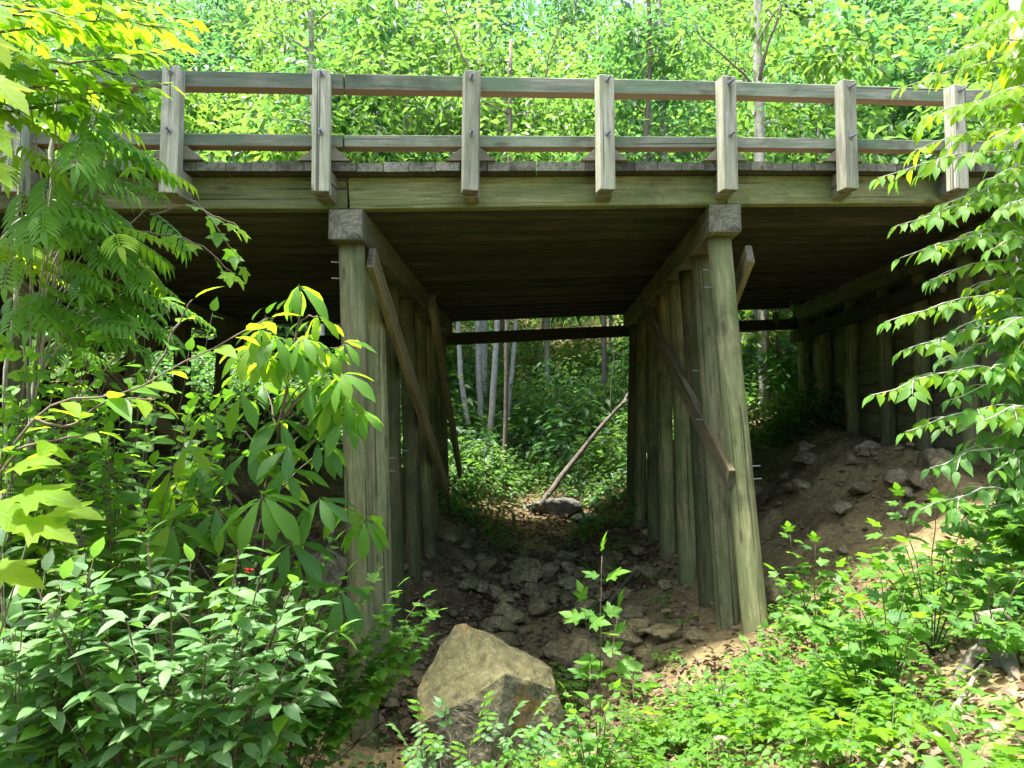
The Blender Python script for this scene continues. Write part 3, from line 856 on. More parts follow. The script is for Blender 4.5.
# leaf litter
L = Leaves()
CURL = (np.array([(0, 0, 0), (-.28, .3, .12), (-.2, .75, .1), (0, 1, -.05), (.2, .75, .16), (.28, .3, .06), (0, .5, -.03)], float),
        np.array([(0, 6, 1), (1, 6, 2), (2, 6, 3), (3, 6, 4), (4, 6, 5), (5, 6, 0)]))
def litter(n, fx, fy, s0=.05, s1=.1):
    x, y = fx(n), fy(n)
    f = np.stack([NR.normal(0, 1, n), NR.normal(0, 1, n), NR.normal(0, .35, n)], 1)
    u = np.stack([NR.normal(0, .45, n), NR.normal(0, .45, n), np.ones(n)], 1)
    L.add(CURL, np.stack([x, y, hgt(x, y) + .02 + .035 * NR.random(n)], 1), f, u, NR.uniform(s0, s1, n))
litter(9000, lambda n: NR.uniform(-.6, 6.5, n), lambda n: NR.uniform(2.6, 8.2, n))
litter(3500, lambda n: NR.normal(.9, 1.3, n), lambda n: NR.uniform(12.6, 19, n), .07, .12)
litter(2800, lambda n: NR.uniform(1.4, 4, n), lambda n: NR.uniform(11.5, 19, n), .07, .12)
litter(1500, lambda n: NR.normal(.5, 1.1, n), lambda n: NR.uniform(8, 13, n), .06, .11)
litter(5000, lambda n: NR.uniform(-5, -.4, n), lambda n: NR.uniform(4, 12, n))
prop(L.build('leaf_litter', M_LITT), 'dry brown fallen leaves scattered over the slopes and the creek bed', kind='stuff')

# dead wood
def dead(name, label, cat, branches, mat=M_DEAD, parts=False):
    root = thing(name, label, cat, branches[0][0][0])
    for i, (ctrl, r0, r1) in enumerate(branches):
        T = Tubes(); T.add(crv(ctrl, 12, r0 * .3), r0, r1, 8, .12)
        T.build('trunk' if i == 0 else 'branch', mat, root)
    return root
g = lambda px, py, Y, dz=0: (lambda q: Vector((q.x, q.y, H(q.x, q.y) + dz)))(P(px, py, Y))
dead('leaning_dead_trunk', 'dead bare trunk with a forked tip, leaning to the right beyond the bridge', 'dead tree',
     [([P(541, 507, 17.2), P(565, 470, 17.6), P(607, 420, 18.1), P(626, 399, 18.4)], .068, .042), ([P(624, 401, 18.4), P(633, 385, 18.5), P(638, 370, 18.6)], .035, .015),
      ([P(622, 404, 18.3), P(635, 397, 18.5), P(648, 391, 18.5)], .032, .014), ([P(611, 414, 18.1), P(611, 390, 18.1), P(614, 360, 18.1), P(612, 336, 18.1)], .018, .01)], M_LOG)
dead('fallen_branch', 'thin fallen branch lying slanted across the creek bed left of the right piles', 'branch', [([g(562, 618, 9.6, .05), g(590, 596, 10.3, .16), g(618, 572, 11.3, .16), g(640, 556, 12.2, .1)], .035, .02)], M_TWIG)
dead('fallen_branch', 'pale stick lying level across the ravine floor behind the maple sapling', 'branch', [([g(560, 577, 12.2, .08), g(600, 575, 12.1, .12), g(640, 574, 12.2, .1)], .02, .012)])
dead('fallen_branch', 'grey plank-like log wedged behind the pointed boulder', 'branch', [([g(462, 610, 9.7, .12), g(478, 622, 9.1, .1), g(500, 640, 8.6, .1)], .05, .04)])
dead('root_tangle', 'tangle of grey dead roots and bark in front of the nearest right pile', 'roots',
     [([g(700, 700, 6.4, .02), g(725, 682, 6.7, .12), g(752, 672, 7.0, .1)], .05, .02), ([g(705, 680, 6.7, .03), g(722, 676, 6.7, .13), g(740, 690, 6.5, .03)], .035, .012),
      ([g(715, 672, 6.9, .02), g(730, 670, 6.8, .16), g(765, 668, 6.9, .05)], .03, .01), ([g(712, 694, 6.4, .05), g(716, 676, 6.7, .2), g(718, 655, 7.1, .12)], .03, .01)], M_LOG)
dead('fallen_branch', 'pale broken branch slanting down beside the grey stump at the lower right', 'branch', [([g(905, 752, 4.0, .03), g(950, 710, 4.35, .06), g(985, 672, 4.7, .12)], .022, .012)])
dead('fallen_branch', 'short pale stick on leaf litter near the lower right corner', 'branch', [([g(868, 750, 3.9, .03), g(895, 738, 4.1, .04), g(925, 726, 4.3, .03)], .016, .01)])
# grey stump at the right edge
sp = g(1002, 690, 4.9)
stump = thing('tree_stump', 'weathered grey broken stump half buried at the right edge of the slope', 'stump', sp)
T = Tubes(); T.add(crv([sp + Vector((0, 0, -.1)), sp + Vector((-.02, 0, .12)), sp + Vector((-.05, .05, .3))], 7), .16, .1, 14, .15); T.build('stump_wood', M_LOG, stump)
for dx, dy in ((-.4, -.12), (.3, -.2), (-.15, -.4)):
    T = Tubes(); T.add(crv([sp + Vector((0, 0, .1)), sp + Vector((dx * .5, dy * .5, .05)), on(sp.x + dx, sp.y + dy, -.02)], 7), .07, .025, 8, .15); T.build('root', M_LOG, stump)
# brush pile of dead twigs beyond the bridge
bx = g(540, 478, 21.0)
bp_ = thing('brush_pile', 'heap of bare dead twigs beyond the bridge behind the grey boulder', 'brush', bx)
T = Tubes()
for _ in range(46):
    a = bx + Vector((R.uniform(-1.6, 1.8), R.uniform(-.6, .8), R.uniform(0, .2))); d = Vector((R.uniform(-1, 1), R.uniform(-.4, .4), R.uniform(.05, .8))) * R.uniform(.5, 1.3)
    T.add([a, a + d * .5 + Vector((0, 0, .05)), a + d], .018, .006, 5)
T.build('twigs', M_TWIG, bp_)
# ---------------------------------------------------------------- the wood behind the bridge
FARM = [M_L_FAR, M_L_FRB, M_L_FRY]
def crown_leaves(L, tips, n_per, rad, size, slot=None, flat=.45):
    for p in tips:
        n = n_per
        c = NR.normal(0, 1, (n, 3)) * np.array((rad, rad, rad * flat)) * .55 + np.array(p)
        out = unit(c - np.array(p)) * .7 + np.stack([NR.normal(0, .6, n), NR.normal(0, .6, n), NR.normal(-.25, .3, n)], 1)
        up = np.stack([NR.normal(0, .4, n), NR.normal(0, .4, n) , np.ones(n)], 1)
        L.add(QUAD, c, out, up, NR.uniform(.7, 1.25, n) * size, slot if slot is not None else R.choice((0, 0, 1, 1, 2)))

def make_tree_mesh(h, cr, ntips, n_per, size, seed, bare=.35, slot=None, lean=0.0, bark=M_BARKP, r0=.1):
    """trunk mesh and crown mesh standing at the origin"""
    R.seed(seed)
    T = Tubes(); L = Leaves()
    tr = crv([(0, 0, -.3), (R.uniform(-.2, .2) + lean * .3, R.uniform(-.2, .2), h * .35), (R.uniform(-.3, .3) + lean * .7, R.uniform(-.3, .3), h * .7), (lean + R.uniform(-.3, .3), R.uniform(-.3, .3), h)], 16, .02)
    T.add(tr, r0, r0 * .25, 8, .06)
    tips = []
    for i in range(ntips):
        s = bare + (1 - bare) * (i + R.random()) / ntips
        p, t = along(tr, s)
        a = i * 2.4 + R.uniform(-.5, .5)
        reach = cr * (1.15 - .75 * s) * R.uniform(.55, 1.15)
        e = p + np.array((math.cos(a) * reach, math.sin(a) * reach, R.uniform(.0, .35) * reach))
        m = p + (e - p) * .5 + np.array((0, 0, .12 * reach))
        T.add(crv([p, m, e], 6), r0 * .32 * (1.2 - s), .008, 5)
        tips += [e, m + (e - m) * .35 + np.array((R.uniform(-.3, .3), R.uniform(-.3, .3), R.uniform(-.15, .25))) * cr * .5]
    crown_leaves(L, tips, n_per, cr * .42, size, slot)
    to = T.build('trunk', bark, None, False); lo = L.build('crown', FARM, None, False)
    return to, lo

KINDS = []
#            h    cr  tips n   size
for spec in ((8.5, 2.1, 15, 50, .34, 101, .25, None, 0, M_BARKP, .085), (11, 2.5, 18, 60, .3, 102, .3, 0, .5, M_BARKP, .11), (7.0, 2.0, 13, 44, .4, 103, .12, None, 0, M_BARK, .07),
             (12.5, 2.7, 19, 70, .29, 104, .35, 1, -.4, M_BARKP, .12), (6.0, 1.9, 13, 46, .36, 105, .08, 0, .2, M_BARK, .06), (9.5, 2.3, 16, 52, .36, 106, .2, 1, .3, M_BARK, .09)):
    to, lo = make_tree_mesh(*spec)
    KINDS.append((to.data, lo.data))
    bpy.data.objects.remove(to); bpy.data.objects.remove(lo)
R.seed(77); NR = np.random.default_rng(77)
KLAB = ['slender tree with a loose mid green crown in the wood behind the bridge', 'tall tree with an open green crown in the wood behind the bridge', 'bushy leafy young tree in the wood behind the bridge',
        'tall pale trunked tree with a bluish green crown in the wood behind the bridge', 'low leafy green tree in the wood behind the bridge', 'bluish green tree with a full crown in the wood behind the bridge']
def wood_tree(x, y, k, s, label=None, group=None):
    r = thing('woodland_tree', label or KLAB[k], 'tree', (x, y, H(x, y)), group or 'trees of the wood behind the bridge, ' + ['loose', 'open', 'bushy', 'bluish', 'low', 'full'][k])
    r.rotation_euler = (0, 0, R.uniform(0, 6.28)); r.scale = (s, s, s * R.uniform(.92, 1.08))
    for nm, me in zip(('trunk', 'crown'), KINDS[k]):
        o = bpy.data.objects.new(nm, me); COL.objects.link(o); o.parent = r
# near tier just behind the deck, then the hillside
def spot_ok(x, y, lst, d):
    return all((x - a) ** 2 + (y - b) ** 2 > d * d for a, b in lst)
used = []
tries = 0
while len(used) < 34 and tries < 3000:
    tries += 1
    y = R.uniform(18.6, 26); x = R.uniform(-.78, .78) * y
    if -4.2 < x < 5.6 and y < 26: continue          # keep the ravine open under the bridge
    if spot_ok(x, y, used, 1.9):
        used.append((x, y)); wood_tree(x, y, R.choice((0, 2, 4, 5, 2, 4)), R.uniform(.85, 1.2))
n2 = 0
while n2 < 120:
    y = R.uniform(25, 62); x = R.uniform(-.8, .8) * y
    if y < 27 and -3.5 < x < 5.0: continue
    if spot_ok(x, y, used, 2.2):
        used.append((x, y)); n2 += 1; wood_tree(x, y, R.choice((0, 1, 3, 5, 2, 1)), R.uniform(.9, 1.25) * (1 + max(0, y - 36) * .018))

for (x, y, k) in ((-3.2, 21.5, 1), (3.9, 21.2, 3), (-4.4, 25.0, 3), (1.2, 26.5, 1)):
    used.append((x, y)); wood_tree(x, y, k, R.uniform(.95, 1.15))

# dense undergrowth hugging the hillside (uncountable)
L = Leaves()
def brush(n, xy, hmin, hmax, per, rad, size, slots=(0, 0, 1, 1, 2)):
    for _ in range(n):
        x, y = xy()
        z = H(x, y); hh = R.uniform(hmin, hmax)
        m = per
        a = NR.uniform(0, 6.283, m); rr = rad * np.sqrt(NR.random(m)) * R.uniform(.7, 1.2)
        px = x + rr * np.cos(a); py = y + rr * np.sin(a)
        dome = np.sqrt(np.maximum(0, 1 - (rr / (rad * 1.25)) ** 2))
        pz = hgt(px, py) + hh * dome * NR.uniform(.35, 1.05, m)
        f = np.stack([np.cos(a) + NR.normal(0, .5, m), np.sin(a) + NR.normal(0, .5, m), NR.normal(-.2, .3, m)], 1)
        u = np.stack([NR.normal(0, .4, m), NR.normal(0, .4, m), np.ones(m)], 1)
        L.add(QUAD, np.stack([px, py, pz], 1), f, u, NR.uniform(.7, 1.25, m) * size, R.choice(slots))
def ravine():
    while True:
        y = 15.8 + 11 * R.random() ** 1.25; x = R.uniform(-7, 8)
        xc = float(np.interp(y, YX, XX))
        if y < 19 and abs(x - xc) < R.uniform(.3, 1.3): continue
        if y < 17.2 and abs(x - xc) < 1.6: continue
        if y < 18.6 and .1 < x < 2.9: continue
        return x, y
for _ in range(620): brush(1, ravine, .15, 1.25, R.choice((20, 40, 70)), R.uniform(.35, .95), R.uniform(.11, .22), (0, 1, 1, 0))
brush(170, lambda: (R.uniform(-2.5, 4), R.uniform(18.4, 24)), .2, .8, 45, .55, .15, (0, 1, 0))
brush(150, lambda: (R.uniform(-7, 8), R.uniform(22, 30)), .9, 2.2, 95, .95, .16, (0, 1, 0))
brush(700, lambda: ((lambda y: (R.uniform(-.82, .82) * y, y))(R.uniform(18.5, 46))), .6, 2.4, 80, 1.1, .25)
brush(330, lambda: ((lambda y: (R.uniform(-.82, .82) * y, y))(R.uniform(40, 75))), 3.0, 9.0, 140, 2.4, .36)
brush(130, lambda: ((lambda y: (R.uniform(-.82, .82) * y, y))(R.uniform(62, 85))), 7.0, 15.0, 150, 4.0, .6)
brush(220, lambda: (R.uniform(-14, -3.2), R.uniform(14.5, 21)), .4, 1.3, 60, .8, .17, (0, 1, 0))
for _ in range(75): brush(1, lambda: (lambda y: (float(np.interp(y, YX, XX)) + R.choice((-1, 1)) * R.uniform(.6, 2.6), y))(R.uniform(14.6, 19.5)), .12, .95, R.choice((14, 26, 50)), R.uniform(.2, .7), R.uniform(.1, .19), (0, 1, 0))
o = L.build('hillside_undergrowth', FARM)
prop(o, 'dense green undergrowth covering the hillside behind the bridge', kind='stuff')

# trunks one can tell apart
def single(label, ctrl, r0, r1, mat, n_br=0, seed=0, name='woodland_tree', leaves=True, lsize=.24, slot=0, cr=1.6):
    R.seed(seed + 500)
    base = Vector(ctrl[0]); base.z = H(base.x, base.y)
    root = thing(name, label, 'tree', base)
    pts = crv([base - Vector((0, 0, .2))] + list(ctrl[1:]), 22, r0 * .12)
    T = Tubes(); T.add(pts, r0, r1, 10, .05)
    Tb = Tubes(); tips = []
    for i in range(n_br):
        s = .55 + .43 * (i + .5) / n_br
        p, t = along(pts, s); a = i * 2.4 + R.random()
        l = cr * R.uniform(.6, 1.1)
        e = p + np.array((math.cos(a) * l, math.sin(a) * l, .25 * l))
        T.add(crv([p, (p + e) / 2 + np.array((0, 0, .1)), e], 6), r1 * .6, .008, 5); tips += [e, (p + e) / 2 + np.array((0, 0, .15))]
    T.build('trunk', mat, root)
    if leaves and tips:
        L2 = Leaves(); crown_leaves(L2, tips, 70, cr * .55, lsize, slot); L2.build('crown', FARM, root)
def gpt(px, py, Y): return P(px, py, Y)
single('pale thin trunk leaning left, leftmost of those seen through the opening under the bridge', [P(477, 480, 20.5), P(468, 425, 20.6), P(461, 375, 20.7), P(458, 330, 20.8), P(452, 200, 21), P(450, 60, 21.4)], .085, .05, M_BARKP, 8, 1)
single('pale grey trunk standing second from left in the opening under the bridge', [P(482, 470, 21.5), P(481, 420, 21.5), P(478, 345, 21.6), P(476, 220, 21.8), P(474, 80, 22)], .1, .06, M_BARKP, 8, 2)
single('whitish trunk leaning slightly right in the middle of the trunk group under the bridge', [P(487, 478, 20.2), P(491, 420, 20.3), P(497, 323, 20.4), P(503, 200, 20.6), P(508, 60, 21)], .095, .055, M_BARKP, 8, 3)
single('thin dark straight trunk standing in front of the pale trunks under the bridge', [P(502, 512, 18.6), P(504, 470, 18.6), P(506, 400, 18.6), P(507, 320, 18.6), P(509, 170, 18.8), P(511, 40, 19)], .062, .045, M_BARK, 7, 4)
single('grey trunk right of the thin dark trunk, seen under the bridge', [P(504, 470, 22), P(508, 410, 22), P(514, 345, 22), P(522, 220, 22.3), P(530, 70, 22.6)], .08, .05, M_BARKP, 8, 5)
single('slim dark trunk behind the leaning dead trunk', [P(603, 440, 23), P(604, 390, 23), P(604, 335, 23), P(603, 200, 23.2), P(600, 60, 23.4)], .1, .06, M_BARK, 8, 6)
single('brown trunk seen through the left bay of the bridge beside the nearest left pile', [P(323, 470, 17.8), P(322, 400, 17.9), P(321, 330, 18), P(318, 200, 18.2), P(312, 80, 18.4), P(310, -40, 18.6)], .1, .06, M_BARKP, 8, 7)
single('grey brown trunk rising above the railing between the fourth and fifth visible posts', [P(764, 330, 18.5), P(762, 260, 18.5), P(759, 120, 18.6), P(758, 20, 18.8), P(760, -60, 19)], .135, .1, M_BARKP, 5, 8)
single('forked grey trunk above the railing to the right of the middle post', [P(668, 330, 22), P(664, 180, 22), P(662, 60, 22.2), P(655, -40, 22.4)], .13, .08, M_BARKP, 5, 9)
single('dark slender trunk above the railing close right of the middle post', [P(648, 330, 20), P(646, 160, 20), P(650, 70, 20), P(648, -40, 20.3)], .08, .05, M_BARK, 5, 10)
single('thin grey trunk above the railing near the second visible post', [P(312, 330, 22.5), P(310, 120, 22.5), P(309, 30, 22.7), P(310, -40, 22.8)], .11, .08, M_BARKP, 3, 11)
single('grey trunk above the railing right of the third visible post', [P(484, 330, 23), P(482, 120, 23), P(478, 40, 23.2), P(484, -40, 23.4)], .13, .09, M_BARKP, 3, 12)
R.seed(5); NR = np.random.default_rng(5)
# bare dark twigs in front of the leaves above the railing
def bare(label, ctrl, r0=.025, sub=()):
    base = Vector(ctrl[0]); root = thing('bare_branch', label, 'branch', base)
    T = Tubes(); T.add(crv(ctrl, 12, .02), r0, .008, 6)
    for c in sub: T.add(crv(c, 8, .01), r0 * .5, .005, 5)
    T.build('branch', M_TWIG, root)
bare('bare dark branch slanting down to the railing left of the grey brown trunk', [P(752, 84, 17.8), P(735, 66, 17.7), P(705, 40, 17.6), P(692, 22, 17.6)], .035, ([P(735, 66, 17.7), P(736, 40, 17.7), P(722, 20, 17.7)],))
bare('bare dark branch rising to the right of the grey brown trunk', [P(760, 80, 18.3), P(768, 45, 18.2), P(784, 0, 18.1), P(790, -20, 18.1)], .05)
bare('bare dark branch fanning upwards from behind the railing beside the third visible post', [P(474, 80, 17.6), P(460, 50, 17.6), P(448, 15, 17.6), P(440, -15, 17.6)], .03,
     ([P(474, 80, 17.6), P(492, 50, 17.5), P(500, 20, 17.5)],))
bare('thin bare branch above the railing midway between third and fourth visible posts', [P(545, 80, 17.7), P(550, 50, 17.7), P(566, 15, 17.7), P(570, -10, 17.7)], .02, ([P(545, 80, 17.7), P(552, 62, 17.7), P(564, 50, 17.7)],))

L = Leaves(); n = 9000
a = NR.uniform(math.pi * 1.03, math.pi * 1.97, n); rr = NR.uniform(13, 17, n); zz = NR.uniform(-2, 1, n) + NR.random(n) * (4.2 + 2 * np.sin(a * 9))
c = np.stack([rr * np.cos(a), rr * np.sin(a), zz], 1)
L.add(QUAD, c, NR.normal(0, 1, (n, 3)) * (1, 1, .4), np.stack([NR.normal(0, .5, n), NR.normal(0, .5, n), np.ones(n)], 1), NR.uniform(.5, 1.0, n))
prop(L.build('far_wood', FARM[0]), 'green wood on the near side of the ravine, closing the view behind the photographer', kind='stuff')

# unseen tree added beyond the left edge; its crown is placed to shade the boulder
R.seed(31); NR = np.random.default_rng(31)
bs = on(-7.6, 5.6, -.2)
rt = thing('added_shade_tree', 'unseen tree added beyond the left edge, its high crown shading the boulder', 'tree', bs)
T = Tubes(); tk = crv([bs, (-7.4, 5.8, 3), (-6.9, 6.2, 7), (-6.2, 6.6, 10.5)], 18, .03); T.add(tk, .2, .09, 12, .05)
tips = []
for i in range(11):
    p, t = along(tk, .62 + .38 * i / 15)
    e = np.array((R.uniform(-4.6, -1.9), R.uniform(6.6, 8.2), R.uniform(7.4, 10.2)))
    T.add(crv([p, (p + e) / 2 + np.array((0, 0, .3)), e], 8), .035, .008, 6); tips += [e, p + (e - p) * .75 + np.array((0, R.uniform(-.3, .3), .2))]
T.build('trunk', M_BARK, rt)
L2 = Leaves(); crown_leaves(L2, tips, 60, 1.0, .24, 0); L2.build('crown', FARM, rt)
# ---------------------------------------------------------------- plants in front of the bridge
R.seed(21); NR = np.random.default_rng(21)
class Plant:
    def __init__(self, name, label, cat, loc, group=None, mats=None, bark=M_TWIG, stem='stem'):
        self.root = thing(name, label, cat, loc, group); self.T = Tubes(); self.L = Leaves(); self.mats = mats; self.bark = bark; self.stem = stem
    def done(self, crown='foliage'):
        if self.T.V: self.T.build(self.stem, self.bark, self.root)
        if self.L.V: self.L.build(crown, self.mats, self.root)
        return self.root

# ---- upper left: lobed-leaf tree, its boughs entering from the left edge
p = Plant('lobed_leaf_tree', 'sunlit yellow green tree with lobed leaves at upper left, overhanging the end of the railing', 'tree', on(-5.4, 4.6), None, [M_L_YEL, M_L_BRI], M_TWIG, 'trunk')
p.T.add(crv([on(-5.4, 4.6, -.2), (-5.3, 4.6, .5), (-5.1, 4.7, 2.2), (-4.9, 4.8, 4.0)], 14, .02), .07, .03, 9)
for ctrl, tw, tl in (([(-5.1, 4.7, 2.2), P(20, 30, 4.9), P(105, 20, 5.0), P(180, 30, 5.1)], 7, .55),
                     ([(-5.1, 4.7, 2.3), P(0, 60, 4.7), P(90, 62, 4.8), P(175, 48, 4.9)], 7, .5),
                     ([(-5.0, 4.7, 2.8), P(20, -10, 4.8), P(90, -5, 4.9), P(150, 5, 5.0)], 7, .55),
                     ([(-5.1, 4.7, 2.0), P(-10, 20, 4.4), P(40, 10, 4.4), P(85, 22, 4.4)], 6, .45),
                     ([(-5.1, 4.7, 1.9), P(0, 95, 4.9), P(60, 80, 5.0), P(150, 88, 5.1)], 6, .45),
                     ([(-5.1, 4.7, 2.6), P(60, 5, 5.2), P(130, 10, 5.3), P(188, 20, 5.4)], 7, .5),
                     ([(-5.1, 4.7, 2.2), P(40, 70, 5.2), P(110, 72, 5.3), P(168, 85, 5.3)], 7, .45),
                     ([(-5.1, 4.7, 1.7), P(20, 110, 5.1), P(90, 92, 5.2), P(140, 110, 5.2)], 5, .4)):
    bough(p.T, p.L, ctrl, .012, MAPLE, .21, .085, tw, tl, 0, 'opp', .3, slot2=1, p2=.35, ty=-.5)
for ctrl in ([P(150, 215, 5.2), P(195, 205, 5.2), P(215, 225, 5.2), P(240, 262, 5.2)], [P(190, 200, 5.2), P(212, 215, 5.2), P(238, 226, 5.1)], [P(120, 230, 5.1), P(190, 240, 5.1), P(232, 272, 5.1)]):
    spray(p.T, p.L, crv([Vector((-4.9, 4.75, 1.2))] + ctrl if ctrl[0].x < -2.6 else ctrl, 12, .01), .008, MAPLE, .19, .1, 'alt', 50, .35, slot=0, start=.3, slot2=1, p2=.3)
p.done('crown')

# ---- left: pinnate-leaf tree with thin pale stems
p = Plant('feather_leaf_tree', 'young tree with long feather-like leaves on thin pale stems, before the left bridge end', 'tree', on(-3.35, 5.6), None, [M_L_BRI, M_L_BRI, M_L_YEL], M_BARKP, 'trunk')
tr = crv([on(-3.35, 5.6, -.2), P(30, 460, 5.6), P(45, 300, 5.6), P(50, 190, 5.7), P(60, 60, 5.8)], 18, .015)
p.T.add(tr, .028, .014, 8)
tr2 = crv([on(-3.6, 5.9, -.2), P(5, 440, 5.9), P(14, 300, 5.9), P(20, 150, 6.0)], 16, .015)
p.T.add(tr2, .02, .01, 8)
def rosette(px, py, Y, dpx, dpy, n, size, slot, tpl=PINN, spread=.9, start=None):
    """a shoot ending in a fan of feather leaves"""
    e = P(px, py, Y); s0 = start if start is not None else along(tr, R.uniform(.45, .8))[0]
    pts = crv([s0, (np.array(s0) + np.array(e)) / 2 + np.array((0, 0, .08)), e], 9, .008)
    p.T.add(pts, .009, .003, 5)
    d = P(px + dpx, py + dpy, Y) - e; d.normalize()
    for i in range(n):
        a = spread * (i - (n - 1) / 2) / max(1, (n - 1) / 2) if n > 1 else 0
        c, s = math.cos(a), math.sin(a)
        f = Vector((d.x * c - s * .35, d.y * c - s * .9, d.z + R.uniform(-.12, .2)))
        t = R.uniform(.72, 1.0) if n > 1 else 1
        q = along(pts, t)[0]
        p.L.add(tpl, q, f, UP + np.array((R.uniform(-.25, .25), R.uniform(-.75, .05), 0)), size * R.uniform(.85, 1.15), slot)
for a in ((60, 58, 5.0, 50, 10, 3, .5, 2), (100, 105, 5.2, 60, 25, 4, .52, 0), (20, 60, 4.9, 60, 12, 3, .52, 0), (60, 125, 5.1, 60, 18, 4, .55, 0), (110, 150, 5.0, 80, 12, 3, .5, 0), (140, 160, 5.1, 60, 0, 3, .42, 2),
          (30, 150, 5.2, 60, 30, 4, .55, 0), (90, 190, 5.2, 70, 30, 4, .52, 0), (40, 205, 5.1, 70, 20, 3, .55, 0), (150, 205, 5.3, 50, 40, 3, .45, 0), (110, 225, 5.3, 60, 20, 4, .5, 0), (60, 245, 5.2, 70, 5, 3, .5, 0),
          (10, 240, 5.0, 70, 25, 3, .5, 1), (150, 255, 5.3, 70, 15, 3, .4, 0), (90, 272, 5.3, 70, 25, 4, .48, 0), (40, 285, 5.2, 60, 20, 3, .5, 1), (140, 285, 5.5, 50, 30, 3, .42, 1), (10, 320, 5.3, 60, 10, 3, .45, 1),
          (90, 315, 5.6, 50, 25, 4, .42, 1), (60, 345, 5.8, 50, 15, 3, .4, 1), (180, 300, 5.6, 40, 20, 2, .36, 1)):
    rosette(*a)
for _ in range(16):
    py = R.uniform(70, 330); px = R.uniform(-20, 170 if 110 < py < 300 else 110)
    rosette(px, py, R.uniform(4.8, 5.7), R.uniform(40, 80), R.uniform(0, 30), R.choice((2, 3, 4)), R.uniform(.4, .55), 2 if py < 270 and R.random() < .6 else (0 if py < 290 else R.choice((0, 1))), R.choice((PINN, PINN9)))
p.done('crown')

# ---- big close leaves at the left edge
p = Plant('tulip_leaf_sapling', 'sapling with very large bright yellow green lobed leaves, closest of all at the left edge', 'sapling', on(-1.75, 2.1), None, [M_L_YEL], M_BARKG)
st = crv([on(-1.75, 2.1, -.1), P(-60, 560, 2.2), P(-40, 300, 2.25), P(-30, 60, 2.3)], 16, .004)
p.T.add(st, .011, .005, 7)
for (px, py, Y, dx, dy, s, t) in ((-34, 66, 2.25, 60, 34, .24, .93), (-40, 110, 2.3, 60, 40, .22, .85), (-38, 150, 2.2, 55, 30, .19, .78), (-30, 20, 2.35, 50, 45, .2, .97), (2, 492, 2.25, 90, 4, .24, .3), (36, 512, 2.3, 90, -4, .2, .27), (10, 520, 2.2, 80, 14, .2, .28), (-28, 500, 2.2, 60, 24, .22, .28), (-30, 566, 2.2, 80, 10, .22, .18), (0, 470, 2.3, 80, -20, .18, .3)):
    q = P(px, py, Y); a = along(st, t)[0]
    p.T.add(crv([a, (np.array(a) + np.array(q)) / 2 + np.array((0, 0, .03)), q], 6), .004, .0025, 5)
    d = P(px + dx, py + dy, Y) - q
    p.L.add(MAPLE, q, d + Vector((0, -.02, 0)), UP + np.array((R.uniform(-.3, .3), -.38, 0)), s, 0)
p.done()

# ---- yellow elliptic-leaf branch arching across
p = Plant('yellow_leaf_sapling', 'leaning sapling with glowing yellow green oval leaves, arching in from the left edge', 'sapling', on(-2.55, 3.3), None, [M_L_YEL, M_L_BRI, M_L_GLS], M_TWIG)
for k, (ctrl, sp) in enumerate((([P(-40, 590, 3.5), P(0, 470, 3.5), P(50, 405, 3.55), P(120, 395, 3.6), P(185, 362, 3.7), P(268, 318, 3.8)], .085), ([P(30, 420, 3.55), P(70, 425, 3.6), P(110, 400, 3.6), P(150, 400, 3.6)], .075),
                 ([P(-20, 500, 3.5), P(20, 450, 3.5), P(60, 440, 3.5), P(95, 432, 3.5)], .075), ([P(150, 380, 3.65), P(180, 320, 3.7), P(192, 300, 3.7)], .09), ([P(-40, 560, 3.4), P(-10, 520, 3.4), P(20, 470, 3.4)], .08))):
    spray(p.T, p.L, crv(ctrl, 16, .006), .008, ELLIP, .2, sp, 'alt', 48, .18, slot=0, start=.3, slot2=1, p2=.35, tilt=.5)
p.T.add(crv([on(-2.55, 3.3, -.1), P(-60, 650, 3.4), P(-40, 590, 3.5)], 8), .014, .008, 7)
p.done()

# ---- large-leaf whorls
p = Plant('umbrella_leaf_tree', 'small tree with big drooping leaves in whorls, left of the nearest left pile', 'tree', on(-2.3, 5.9), None, [M_L_BRI, M_L_YEL, M_L_MID], M_TWIG, 'trunk')
s0 = on(-2.3, 5.9, -.2)
main = crv([s0, P(238, 620, 5.8), P(262, 500, 5.75), P(285, 400, 5.7), P(302, 300, 5.7)], 18, .015)
p.T.add(main, .022, .008, 8)
def whorl(px, py, Y, n, size, t, droop=.55, slot=0, tiltx=0.0, tilty=-.5):
    droop *= .62; tiltx += R.uniform(-.35, .35)
    e = np.array(P(px, py, Y)); a, _ = along(main, t)
    pts = crv([a, (a + e) / 2 + np.array((0, 0, .05)), e], 8, .01); p.T.add(pts, .008, .004, 5)
    ax = np.array((tiltx, tilty, 1.)); ax /= np.linalg.norm(ax)
    u = np.cross(ax, (0, 1, 0)); u /= np.linalg.norm(u); v = np.cross(ax, u); ph = R.uniform(0, 6.28)
    for i in range(n):
        an = ph + 2 * math.pi * i / n + R.uniform(-.2, .2)
        f = u * math.cos(an) + v * math.sin(an) - ax * (droop + R.uniform(-.2, .25))
        p.L.add(OBOV, e + ax * R.uniform(-.02, .03), f, ax + np.array((R.uniform(-.15, .15), R.uniform(-.15, .15), 0)), size * R.uniform(.75, 1.12), slot if R.random() < .75 else 1)
